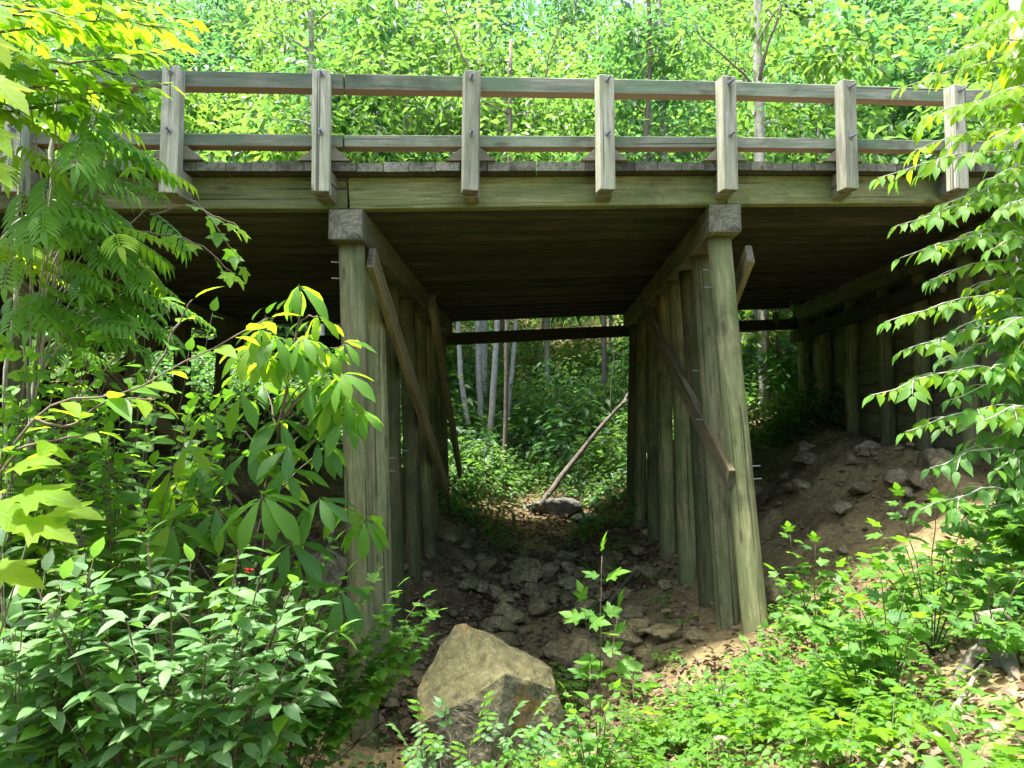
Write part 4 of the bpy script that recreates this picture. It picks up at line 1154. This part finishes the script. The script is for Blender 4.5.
for a in ((300, 288, 5.7, 7, .34, .98, 1.0, 0), (318, 318, 5.6, 5, .3, .95, 1.2, 1), (292, 345, 5.6, 6, .34, .9, .8, 0), (268, 360, 5.5, 6, .33, .85, .8, 1), (312, 380, 5.6, 7, .36, .8, .8, 0), (345, 398, 5.6, 8, .33, .78, .75, 0), (362, 412, 5.6, 6, .3, .75, .9, 0),
          (240, 395, 5.5, 6, .34, .78, .6, 0), (205, 415, 5.6, 6, .32, .72, .6, 0), (280, 420, 5.6, 7, .36, .72, .6, 2), (250, 450, 5.6, 7, .36, .66, .5, 2), (318, 440, 5.7, 6, .34, .66, .6, 2), (200, 465, 5.8, 6, .34, .6, .5, 2), (285, 470, 5.5, 7, .36, .6, .5, 0),
          (262, 498, 5.2, 8, .42, .55, .45, 0), (320, 500, 5.5, 7, .36, .52, .6, 2), (365, 520, 5.6, 8, .32, .5, .8, 0), (345, 508, 5.6, 5, .3, .5, .6, 1), (215, 510, 5.6, 6, .38, .5, .5, 2), (170, 525, 5.4, 8, .42, .42, .4, 0), (290, 545, 5.5, 7, .38, .42, .5, 2), (240, 555, 5.7, 6, .36, .36, .5, 2), (340, 590, 5.7, 7, .36, .3, .5, 2), (190, 450, 5.4, 5, .3, .6, .7, 1), (330, 350, 5.8, 5, .28, .86, .9, 1)):
    whorl(a[0], a[1], a[2], a[3], a[4] * .84, *a[5:])
for _ in range(24):
    py = R.uniform(330, 600); px = R.uniform(170 if py > 400 else 235, 355)
    whorl(px, py, R.uniform(5.3, 6.3), R.choice((5, 6, 7)), R.uniform(.22, .32), max(.25, min(.95, (690 - py) / 400)), R.uniform(.4, .9), R.choice((0, 0, 2, 2, 1)))
p.done('crown')

# ---- glossy opposite-leaf shrub, with a red fruit head
base = on(-1.75, 4.3)
p = Plant('glossy_leaf_shrub', 'spreading shrub with pale shining oval leaves and one small red flower at lower left', 'shrub', base, None, [M_L_GLS, M_L_MID, M_L_BRI], M_TWIG)
tips = [(60, 628, 4.0), (95, 600, 4.1), (130, 640, 3.9), (150, 572, 4.3), (190, 590, 4.2), (205, 655, 3.9), (235, 575, 4.3), (255, 600, 4.1), (270, 645, 4.0), (300, 632, 4.1), (325, 652, 4.2), (300, 692, 4.1), (172, 615, 4.0), (110, 668, 4.0), (240, 630, 4.0), (150, 560, 4.5), (40, 600, 4.2), (285, 610, 4.3), (180, 680, 3.95), (75, 660, 4.1), (20, 650, 4.1), (215, 610, 4.4)]
for (px, py, Y) in tips:
    e = P(px, py, Y); m = (base + e) / 2 + Vector((0, 0, .15 + R.uniform(0, .12)))
    pts = crv([base + Vector((R.uniform(-.15, .15), R.uniform(-.1, .1), 0)), m, e + Vector((0, 0, .02)), e + (e - m) * .18 - Vector((0, 0, .02))], 12, .008)
    spray(p.T, p.L, pts, .007, ELLIP, .19, .095, 'opp', 55, .22, slot=0, start=.5, slot2=2, p2=.15, tilt=.25)
    sg = 1
    for s in (.62, .74, .86):
        q, t = along(pts, s); side = np.cross(t, UP); side /= np.linalg.norm(side); d = t * .6 + side * sg * .75; sg = -sg
        spray(p.T, p.L, crv([q, q + d * .12, q + d * .26 - np.array((0, 0, .02))], 6), .004, ELLIP, .17, .085, 'opp', 55, .25, slot=0, start=.2, tilt=.25)
p.done()
fl = P(249, 571, 4.25); L2 = Leaves()
for i in range(26):
    a = R.uniform(0, 6.28); f = Vector((math.cos(a), math.sin(a), R.uniform(-.2, 1.2)))
    L2.add(QUAD, fl, f, UP + np.array((.1, 0, 0)), R.uniform(.02, .034))
L2.build('flower', M_RED, p.root)

# ---- filler shrubs of the left bank (each its own plant)
def filler(label, base, rad, h, n, tpl, size, spacing, mats, arr='alt', lean=(0, 0), name='bank_shrub', group=None, cat='shrub', bark=M_TWIG, r0=.007, start=.25, droop=.25, tl=None):
    p = Plant(name, label, cat, base, group, mats, bark)
    for i in range(n):
        a = i * 2.4 + R.uniform(-.4, .4); rr = rad * math.sqrt((i + .5) / n)
        e = Vector((base.x + math.cos(a) * rr + lean[0], base.y + math.sin(a) * rr + lean[1], base.z + h * (1.05 - .55 * rr / rad) * R.uniform(.55, 1.05)))
        e.z = max(e.z, H(e.x, e.y) + .06)
        m = base + (e - base) * .5 + Vector((0, 0, .22 * h))
        pts = crv([base, m, e], 10, .012)
        spray(p.T, p.L, pts, r0, tpl, size, spacing, arr, 52, droop, slot=0, start=start, slot2=len(mats) - 1, p2=.3)
        sg = 1
        for s in (.5, .66, .82):
            q, t = along(pts, s); side = np.cross(t, UP); side /= (np.linalg.norm(side) + 1e-6)
            d = t * .5 + side * sg * .8 + np.array((0, 0, .1)); l = (tl or .35 * rad) * R.uniform(.7, 1.2); sg = -sg
            spray(p.T, p.L, crv([q, q + d * l * .5 + np.array((0, 0, .02)), q + d * l], 6), r0 * .5, tpl, size, spacing, arr, 52, droop, slot=0, start=.1)
    return p.done()
def pg(px, py, Y): q = P(px, py, Y); return on(q.x, q.y)
DM = [M_L_BRI, M_L_MID]
filler('dark leafy shrub filling the lower left corner beneath the glossy leaved shrub', on(-2.3, 4.2), .9, .75, 12, OVATE, .12, .07, DM)
filler('green shrub with oval leaves along the bottom edge at the far left', on(-2.0, 3.3), .6, .42, 11, ELLIP, .13, .075, [M_L_GLS, M_L_MID], 'opp')
filler('leafy shrub with oval leaves along the bottom edge below the glossy leaved shrub', on(-1.6, 3.9), .6, .45, 11, ELLIP, .11, .065, [M_L_MID, M_L_GLS], 'opp')
filler('dark green shrub in the shade between the glossy leaved shrub and the nearest left pile', on(-1.95, 5.4), .6, .8, 16, OVATE, .11, .065, DM)
filler('shaded shrub on the left bank under the whorled leaves', on(-2.9, 5.6), .9, 1.3, 24, OVATE, .13, .08, DM)
filler('dark shrub at the left edge of the bank below the feather-leaved tree', on(-3.7, 5.0), .8, 1.3, 22, ELLIP, .14, .08, DM)
filler('tall dark leafy shrub in front of the second row of piles at the left', on(-3.6, 6.8), 1.0, 2.2, 26, OVATE, .14, .09, DM)
filler('tall three-part-leaved shrub reaching towards the underside of the deck at the left', on(-4.5, 6.6), 1.0, 2.6, 26, TRIF, .2, .12, DM)
filler('low dark shrub at the foot of the left row of piles', on(-2.7, 8.4), .7, .9, 16, OVATE, .13, .09, DM)
filler('shaded shrub on the bank under the left bay', on(-3.6, 9.4), 1.1, 1.2, 18, OVATE, .15, .1, DM)
filler('shrub with broad leaves low on the left bank above the buff rock', on(-2.35, 6.6), .7, 1.1, 20, OVATE, .15, .09, [M_L_MID, M_L_DRK])
filler('oval leaved shrub at the left edge above the bottom corner', on(-2.6, 3.9), .55, .8, 11, ELLIP, .15, .085, [M_L_GLS, M_L_MID], 'opp')

filler('dense leafy bush at the left edge under the yellow-leaved sapling', on(-3.0, 4.6), .8, 1.1, 26, OVATE, .13, .07, DM)
filler('bushy plant with pointed leaves in front of the dark shade left of the umbrella leaves', on(-3.1, 5.2), .8, 1.9, 28, OVATE, .13, .075, DM)
filler('low bush with three-part leaves below the big whorled leaves', on(-2.1, 5.2), .7, .8, 14, TRIF, .19, .09, DM)
filler('leafy bush in front of the leftmost row of piles', on(-4.3, 7.4), 1.0, 1.6, 24, OVATE, .15, .09, DM)
filler('tall leafy shrub at the far left between the pale stems of the feather-leaved tree', on(-3.5, 5.3), .8, 2.3, 34, OVATE, .15, .085, DM)
filler('tall bush with oval leaves between the yellow-leaved sapling and the umbrella-leaved tree', on(-2.75, 5.0), .75, 1.9, 34, ELLIP, .17, .09, [M_L_MID, M_L_GLS, M_L_BRI])
filler('broad-leaved bush below the umbrella-leaved tree', on(-2.3, 5.0), .7, 1.0, 28, OVATE, .16, .085, [M_L_MID, M_L_DRK, M_L_BRI])
filler('leafy bush at the left edge level with the big yellow leaves', on(-2.75, 4.0), .5, 1.0, 14, ELLIP, .17, .09, [M_L_GLS, M_L_MID], 'opp')
filler('rounded bush with broad leaves before the buff rock at lower left', on(-1.75, 4.9), .6, .75, 24, OVATE, .14, .075, [M_L_MID, M_L_BRI])
# ---- maple-leaf bush around the foot of the nearest left pile
p = Plant('maple_bush', 'bush with small maple-like leaves clothing the lower part of the nearest left pile', 'bush', on(-1.85, 6.1), None, [M_L_MID, M_L_BRI], M_TWIG)
b0 = on(-1.85, 6.1)
for (px, py, Y) in ((345, 575, 6.2), (370, 580, 6.1), (395, 590, 6.2), (420, 600, 6.3), (410, 620, 6.2), (425, 640, 6.3), (385, 620, 6.0), (355, 610, 6.0), (335, 640, 6.0), (405, 665, 6.1), (330, 600, 6.1), (335, 690, 6.0), (418, 625, 6.1), (430, 615, 6.2)):
    e = P(px, py, Y); pts = crv([b0, (b0 + e) / 2 + Vector((-.05, 0, .12)), e], 10, .012)
    spray(p.T, p.L, pts, .006, MAPLE, .19, .085, 'opp', 58, .3, slot=0, start=.45, slot2=1, p2=.5, ty=-.45, tilt=.4)
p.done()

# ---- right: layered beech-like boughs from a tree just outside the frame
p = Plant('beech_tree', 'grey barked tree at the right edge with flat sprays of bright small leaves', 'tree', on(4.05, 6.0), None, [M_L_BRI, M_L_YEL, M_L_MID], M_BARKP, 'trunk')
trk = crv([on(4.05, 6.0, -.3), P(1040, 420, 6.1), P(1030, 200, 6.15), P(1021, 60, 6.2), P(1016, -60, 6.25)], 18, .015)
p.T.add(trk, .12, .075, 12, .03)
for (tx, ty, Y, t, tw, slot) in ((900, 88, 5.7, .93, 6, 1), (935, 60, 5.8, .97, 6, 1), (925, 118, 5.5, .9, 7, 1), (878, 178, 5.4, .82, 9, 0), (915, 150, 5.6, .86, 7, 1), (896, 226, 5.4, .76, 8, 0), (940, 205, 5.5, .8, 7, 0), (900, 258, 5.4, .74, 8, 0), (885, 322, 5.3, .68, 9, 0), (930, 280, 5.5, .7, 7, 0),
                           (872, 395, 5.2, .6, 10, 0), (900, 352, 5.3, .64, 8, 0), (955, 330, 5.4, .66, 7, 2), (905, 432, 5.2, .55, 9, 0), (950, 400, 5.4, .58, 7, 2), (930, 468, 5.2, .5, 8, 2), (965, 450, 5.4, .5, 7, 2), (920, 510, 5.1, .44, 8, 2), (960, 520, 5.2, .42, 7, 2), (985, 180, 5.3, .8, 6, 0), (990, 250, 5.3, .72, 6, 0), (985, 100, 5.4, .9, 6, 1), (975, 30, 5.6, .98, 6, 1), (990, 370, 5.3, .6, 6, 2), (995, 470, 5.2, .48, 6, 2), (940, 360, 5.6, .6, 8, 2), (970, 290, 5.7, .68, 7, 0), (985, 420, 5.0, .5, 8, 0), (940, 430, 5.6, .54, 8, 2), (1000, 330, 5.0, .6, 7, 0), (955, 240, 5.7, .76, 7, 0), (1000, 210, 5.0, .74, 6, 0), (980, 490, 5.5, .45, 8, 2), (990, 140, 5.0, .85, 6, 1)):
    e = np.array(P(tx, ty, Y)); a, _ = along(trk, t)
    st_ = np.array(P(1050, ty - (1050 - tx) * .22, Y + .35))
    bough(p.T, p.L, [a, st_, (st_ + e) / 2 + np.array((0, 0, .05)), e], .009, BEECH, .145, .046, tw + 2, .4, slot, 'alt', .42, 40, slot2=(1 if slot != 2 else 0), p2=.45, tilt=.5, ty=-.45)
for k in range(16):
    t = .45 + .55 * k / 16; a, _ = along(trk, t); an = R.uniform(-1.0, 1.35)
    e = a + np.array((math.cos(an) * R.uniform(1.0, 1.7), math.sin(an) * R.uniform(.9, 1.5), R.uniform(-.2, .25)))
    bough(p.T, p.L, [a, (a + e) / 2 + np.array((0, 0, .15)), e], .009, BEECH, .145, .055, 7, .4, R.choice((0, 0, 1, 2)), 'alt', .42, 40, tilt=.5)
p.done('crown')

# ---- maples of the right bank
def sapling(label, base, tips, size, mats, tpl=MAPLE, arr='opp', r0=.006, name='maple_sapling', spacing=.1, group=None, start=.4, bark=M_TWIG):
    p = Plant(name, label, 'sapling', base, group, mats, bark)
    for e in tips:
        e = Vector(e); pts = crv([base, base + (e - base) * .5 + Vector((0, 0, .1 * (e - base).length)), e], 10, .008)
        spray(p.T, p.L, pts, r0, tpl, size, spacing, arr, 58, .22, slot=0, start=start, slot2=len(mats) - 1, p2=.3, ty=-.45, tilt=.4)
    return p.done()
BM = [M_L_BRI, M_L_MID]
def pt(*l): return [P(*q) for q in l]
sapling('bright maple sapling beside the nearest right pile, in front of the dirt bank', pg(815, 655, 6.6), pt((790, 535, 6.5), (815, 545, 6.4), (838, 570, 6.4), (775, 572, 6.5), (800, 590, 6.3), (845, 600, 6.4), (780, 612, 6.4), (825, 615, 6.3), (860, 590, 6.5)), .175, BM)
sapling('thin upright maple sapling in the creek bed right of the pointed boulder', pg(600, 735, 6.1), pt((602, 556, 6.1), (618, 612, 6.1), (584, 606, 6.0)), .25, BM, start=.45, spacing=.26)
sapling('leafy sapling low beside the right side of the pointed boulder', pg(590, 745, 5.6), pt((565, 690, 5.6), (590, 672, 5.6), (615, 690, 5.5), (575, 715, 5.4), (605, 712, 5.4), (545, 715, 5.5), (630, 715, 5.4)), .13, BM, OVATE, name='leafy_sapling')
sapling('spreading maple sapling on the right bank under the beech boughs', pg(930, 590, 5.6), pt((900, 500, 5.5), (935, 505, 5.4), (880, 530, 5.4), (965, 520, 5.4), (905, 545, 5.2), (945, 550, 5.2), (985, 545, 5.2), (870, 560, 5.3), (1000, 510, 5.4), (1010, 570, 5.1)), .18, BM)
sapling('wide maple sapling at the right edge above the grey stump', pg(990, 625, 4.9), pt((960, 585, 4.8), (990, 575, 4.7), (1015, 590, 4.7), (940, 605, 4.7), (975, 610, 4.5), (1010, 625, 4.5), (1030, 560, 4.8), (955, 570, 4.9)), .13, [M_L_MID, M_L_BRI])
sapling('maple sapling in the middle of the right slope left of the stump', pg(890, 640, 5.1), pt((850, 585, 5.1), (880, 575, 5.0), (905, 590, 5.0), (840, 610, 5.0), (870, 615, 4.9), (915, 620, 4.8), (930, 600, 4.9), (860, 640, 4.8)), .17, BM)
sapling('low bright plant with broad leaves at the foot of the nearest right pile', pg(765, 668, 6.4), pt((745, 640, 6.4), (765, 630, 6.4), (785, 645, 6.3), (755, 660, 6.2), (780, 665, 6.2)), .12, BM, OVATE, name='leafy_sapling', spacing=.07)
sapling('single bright green three-pointed leaf plant at the bottom edge right of the middle', pg(958, 775, 3.3), pt((958, 748, 3.3), (950, 756, 3.25)), .15, [M_L_BRI], TULIP, name='leafy_sapling', spacing=.09)

def rnd(n, x0, x1, y0, y1, Y0, Y1): return [P(R.uniform(x0, x1), R.uniform(y0, y1), R.uniform(Y0, Y1)) for _ in range(n)]
sapling('tall leafy sapling with three-part leaves at the left edge under the feather leaves', on(-3.6, 5.5), rnd(34, -10, 125, 335, 490, 5.0, 6.0), .24, [M_L_BRI, M_L_YEL], TRIF, 'alt', name='leafy_sapling', spacing=.12, start=.55)
sapling('tall sapling with oval leaves left of the umbrella-leaved tree', on(-3.0, 6.0), rnd(36, 60, 225, 385, 570, 5.0, 6.3), .2, [M_L_BRI, M_L_GLS, M_L_YEL], ELLIP, 'alt', name='leafy_sapling', spacing=.09, start=.5)
sapling('leafy sapling with broad leaves directly below the umbrella-leaved tree', on(-2.1, 6.2), rnd(30, 130, 340, 490, 640, 5.5, 6.6), .19, [M_L_MID, M_L_DRK, M_L_BRI], OVATE, 'alt', name='leafy_sapling', spacing=.09, start=.5)
sapling('dark leafy sapling standing in the shade right behind the feather leaves', on(-3.2, 6.9), rnd(30, 40, 300, 300, 430, 6.3, 7.2), .19, [M_L_MID, M_L_BRI], OVATE, 'alt', name='leafy_sapling', spacing=.1, start=.55)
sapling('sapling with pale oval leaves at the left edge under the big yellow leaves', on(-2.6, 4.2), rnd(20, -15, 95, 535, 650, 3.9, 4.6), .2, [M_L_GLS, M_L_MID], ELLIP, 'opp', name='leafy_sapling', spacing=.1, start=.5)
sapling('thin sapling with small oval leaves crowding the nearest left pile', on(-1.75, 6.3), rnd(14, 265, 335, 560, 680, 6.0, 6.6), .15, [M_L_MID, M_L_BRI], OVATE, 'alt', name='leafy_sapling', spacing=.08, start=.5)
sapling('dense maple sapling at the right edge below the beech boughs', on(4.0, 5.9), rnd(18, 930, 1040, 490, 600, 5.0, 5.8), .17, BM)
sapling('maple sapling low on the right slope between the nearest pile and the stump', pg(860, 690, 5.2), rnd(7, 800, 930, 600, 670, 4.8, 5.3), .16, BM)
# ---- pale compound-leaf plant at the bottom
sapling('delicate plant with pale small leaflets before the pointed boulder at the bottom edge', on(-.28, 4.3), pt((425, 728, 4.3), (450, 735, 4.25), (480, 725, 4.3), (505, 732, 4.3), (530, 722, 4.3), (410, 752, 4.2), (440, 760, 4.15), (470, 752, 4.2), (500, 758, 4.2), (545, 740, 4.3), (520, 750, 4.2), (460, 765, 4.1)), .22, [M_L_GLS, M_L_BRI], PINN5, 'alt', .004, 'leaflet_plant', .075, start=.4)

# ---- ferny seedlings and ground cover on the sunlit right slope
SEED = []
for k in range(6):
    T = Tubes(); L = Leaves(); h = R.uniform(.16, .3)
    tpl = (MAPLE, TRIF, OVATE, PINN5, MAPLE, OVATE)[k]
    for j in range(R.choice((3, 4, 5))):
        a = j * 2.2 + R.random(); e = Vector((math.cos(a) * h * .7, math.sin(a) * h * .7, h * R.uniform(.6, 1.0)))
        spray(T, L, crv([Vector((0, 0, -.02)), e * .5 + Vector((0, 0, .05)), e], 6), .003, tpl, (.12, .12, .085, .15, .15, .1)[k], .055, 'opp' if k != 3 else 'alt', 55, .2, slot=0, start=.35)
    a_ = T.build('stem', M_BARKG, None, False); b_ = L.build('foliage', [(M_L_BRI, M_L_BRI, M_L_MID, M_L_BRI, M_L_YEL, M_L_BRI)[k]], None, False)
    SEED.append((a_.data, b_.data)); bpy.data.objects.remove(a_); bpy.data.objects.remove(b_)
SLAB = ['bright green lobed-leaf seedling on the sunlit slope at the lower right', 'three-leaflet seedling on the sunlit slope at the lower right', 'small oval-leaf seedling on the sunlit slope at the lower right',
        'feathery seedling on the sunlit slope at the lower right', 'yellow green lobed-leaf seedling on the sunlit slope at the lower right', 'bright oval-leaf seedling on the sunlit slope at the lower right']
def seedling(x, y, k, s):
    r = thing('seedling', SLAB[k], 'seedling', on(x, y), 'seedlings on the right slope, ' + ['lobed', 'three-leaflet', 'small oval', 'feathery', 'yellow lobed', 'bright oval'][k])
    r.rotation_euler = (R.uniform(-.15, .15), R.uniform(-.15, .15), R.uniform(0, 6.28)); r.scale = (s, s, s)
    for nm, me in zip(('stem', 'foliage'), SEED[k]):
        o = bpy.data.objects.new(nm, me); COL.objects.link(o); o.parent = r
n = 0
while n < 190:
    y = R.uniform(2.9, 7.4); x = R.uniform(.05, .72) * y
    if noise.noise(Vector((x * .9, y * .9, 4.2))) < -.05: continue
    if y > 6.6 and x > 2.9: continue
    seedling(x, y, R.choice((0, 1, 2, 3, 4, 5, 0, 1, 5)), R.uniform(.75, 1.25)); n += 1
for _ in range(46):
    y = R.uniform(7.6, 15); x = float(np.interp(y, YX, XX)) + R.choice((-1, 1, 1)) * R.uniform(.9, 2.3)
    if abs(x + 1.4) < .4 or abs(x - 2.45) < .3: continue
    r_ = thing('gully_seedling', 'small green seedling among the stones of the shaded gully', 'seedling', on(x, y), 'seedlings in the gully under the bridge')
    s_ = R.uniform(.7, 1.3); r_.scale = (s_, s_, s_); r_.rotation_euler = (0, 0, R.uniform(0, 6.28))
    for nm, me in zip(('stem', 'foliage'), SEED[R.choice((0, 2, 2, 1))]):
        o = bpy.data.objects.new(nm, me); COL.objects.link(o); o.parent = r_
for _ in range(26):
    y = R.uniform(3.6, 6.3); x = R.uniform(-.35, .15) * y / 2 + .25
    seedling(x, y, R.choice((3, 1, 5)), R.uniform(.7, 1.2))

L = Leaves()
def cover(n, fx, fy, thr, size, slots, hmax=.16):
    x, y = fx(n), fy(n)
    keep = np.array([noise.noise(Vector((a * 1.3, b * 1.3, 9.1))) + .5 * noise.noise(Vector((a * 4, b * 4, 2.))) > thr for a, b in zip(x, y)])
    x, y = x[keep], y[keep]; m = len(x)
    f = np.stack([NR.normal(0, 1, m), NR.normal(0, 1, m), NR.normal(-.1, .3, m)], 1)
    u = np.stack([NR.normal(0, .3, m), NR.normal(0, .3, m) - .2, np.ones(m)], 1)
    z = hgt(x, y) + .02 + hmax * NR.random(m) ** 1.3
    sl = NR.choice(slots, m)
    for k in set(slots):
        q = sl == k
        L.add((TRIF, OVATE)[k % 2], np.stack([x, y, z], 1)[q], f[q], u[q], NR.uniform(.7, 1.2, q.sum()) * size, k)
cover(9000, lambda n: NR.uniform(-.3, 5.6, n), lambda n: NR.uniform(2.7, 7.6, n), -.03, .085, (0, 1, 0, 1, 2, 3))
cover(2500, lambda n: NR.uniform(-5, -1.2, n), lambda n: NR.uniform(3.5, 9, n), -.2, .09, (2, 3), .2)
cover(2600, lambda n: NR.uniform(1.6, 5.5, n), lambda n: NR.uniform(5, 8.2, n), -.1, .1, (0, 1, 2, 3), .3)
cover(700, lambda n: NR.uniform(2.6, 4.2, n), lambda n: NR.uniform(7, 9.5, n), 0, .07, (0, 1))
prop(L.build('ground_cover', [M_L_BRI, M_L_BRI, M_L_MID, M_L_MID]), 'low green ground cover plants spread over the slopes in front of the bridge', kind='stuff')
# ---------------------------------------------------------------- light, sky, camera
SUN_EL = math.radians(75); SUN_AZ = math.radians(-106)      # azimuth from +Y towards +X
sd = Vector((math.sin(SUN_AZ) * math.cos(SUN_EL), math.cos(SUN_AZ) * math.cos(SUN_EL), math.sin(SUN_EL)))
sun = bpy.data.lights.new('sun', 'SUN'); sun.energy = 4.8; sun.angle = math.radians(4); sun.color = (1, .95, .86)
so = bpy.data.objects.new('sun', sun); so.location = (0, 0, 30); so.rotation_euler = sd.to_track_quat('Z', 'Y').to_euler(); COL.objects.link(so)
w = bpy.data.worlds.new('World'); sc.world = w; w.use_nodes = True
nt = w.node_tree; nt.nodes.clear()
ow = nt.nodes.new('ShaderNodeOutputWorld'); bg = nt.nodes.new('ShaderNodeBackground'); sk = nt.nodes.new('ShaderNodeTexSky')
sk.sky_type = 'NISHITA'; sk.sun_disc = False; sk.sun_elevation = SUN_EL; sk.sun_rotation = SUN_AZ; sk.air_density = 1.0; sk.dust_density = 4.0; sk.ozone_density = .5
bg.inputs['Strength'].default_value = .15
nt.links.new(sk.outputs[0], bg.inputs[0]); nt.links.new(bg.outputs[0], ow.inputs[0])
cam = bpy.data.cameras.new('camera'); cam.sensor_width = 36; cam.lens = F_PX / 1024 * 36; cam.clip_start = .05; cam.clip_end = 600
co = bpy.data.objects.new('camera', cam); co.location = (0, 0, 0); co.rotation_euler = (math.pi / 2 + PITCH, 0, 0); COL.objects.link(co)
sc.camera = co
vs = sc.view_settings; sc.display_settings.display_device = 'sRGB'
vs.view_transform = 'Standard'; vs.look = 'None'; vs.gamma = 1; vs.use_curve_mapping = False; vs.exposure = 2.04
sc.render.engine = 'CYCLES'
cy = sc.cycles
cy.use_denoising = True
try: cy.denoiser = 'OPENIMAGEDENOISE'
except Exception: pass
cy.max_bounces = 4; cy.diffuse_bounces = 2; cy.glossy_bounces = 2; cy.transmission_bounces = 4; cy.transparent_max_bounces = 4
cy.caustics_reflective = False; cy.caustics_refractive = False
cy.sample_clamp_indirect = 6
cy.use_adaptive_sampling = True; cy.adaptive_threshold = .02
sc.render.film_transparent = False
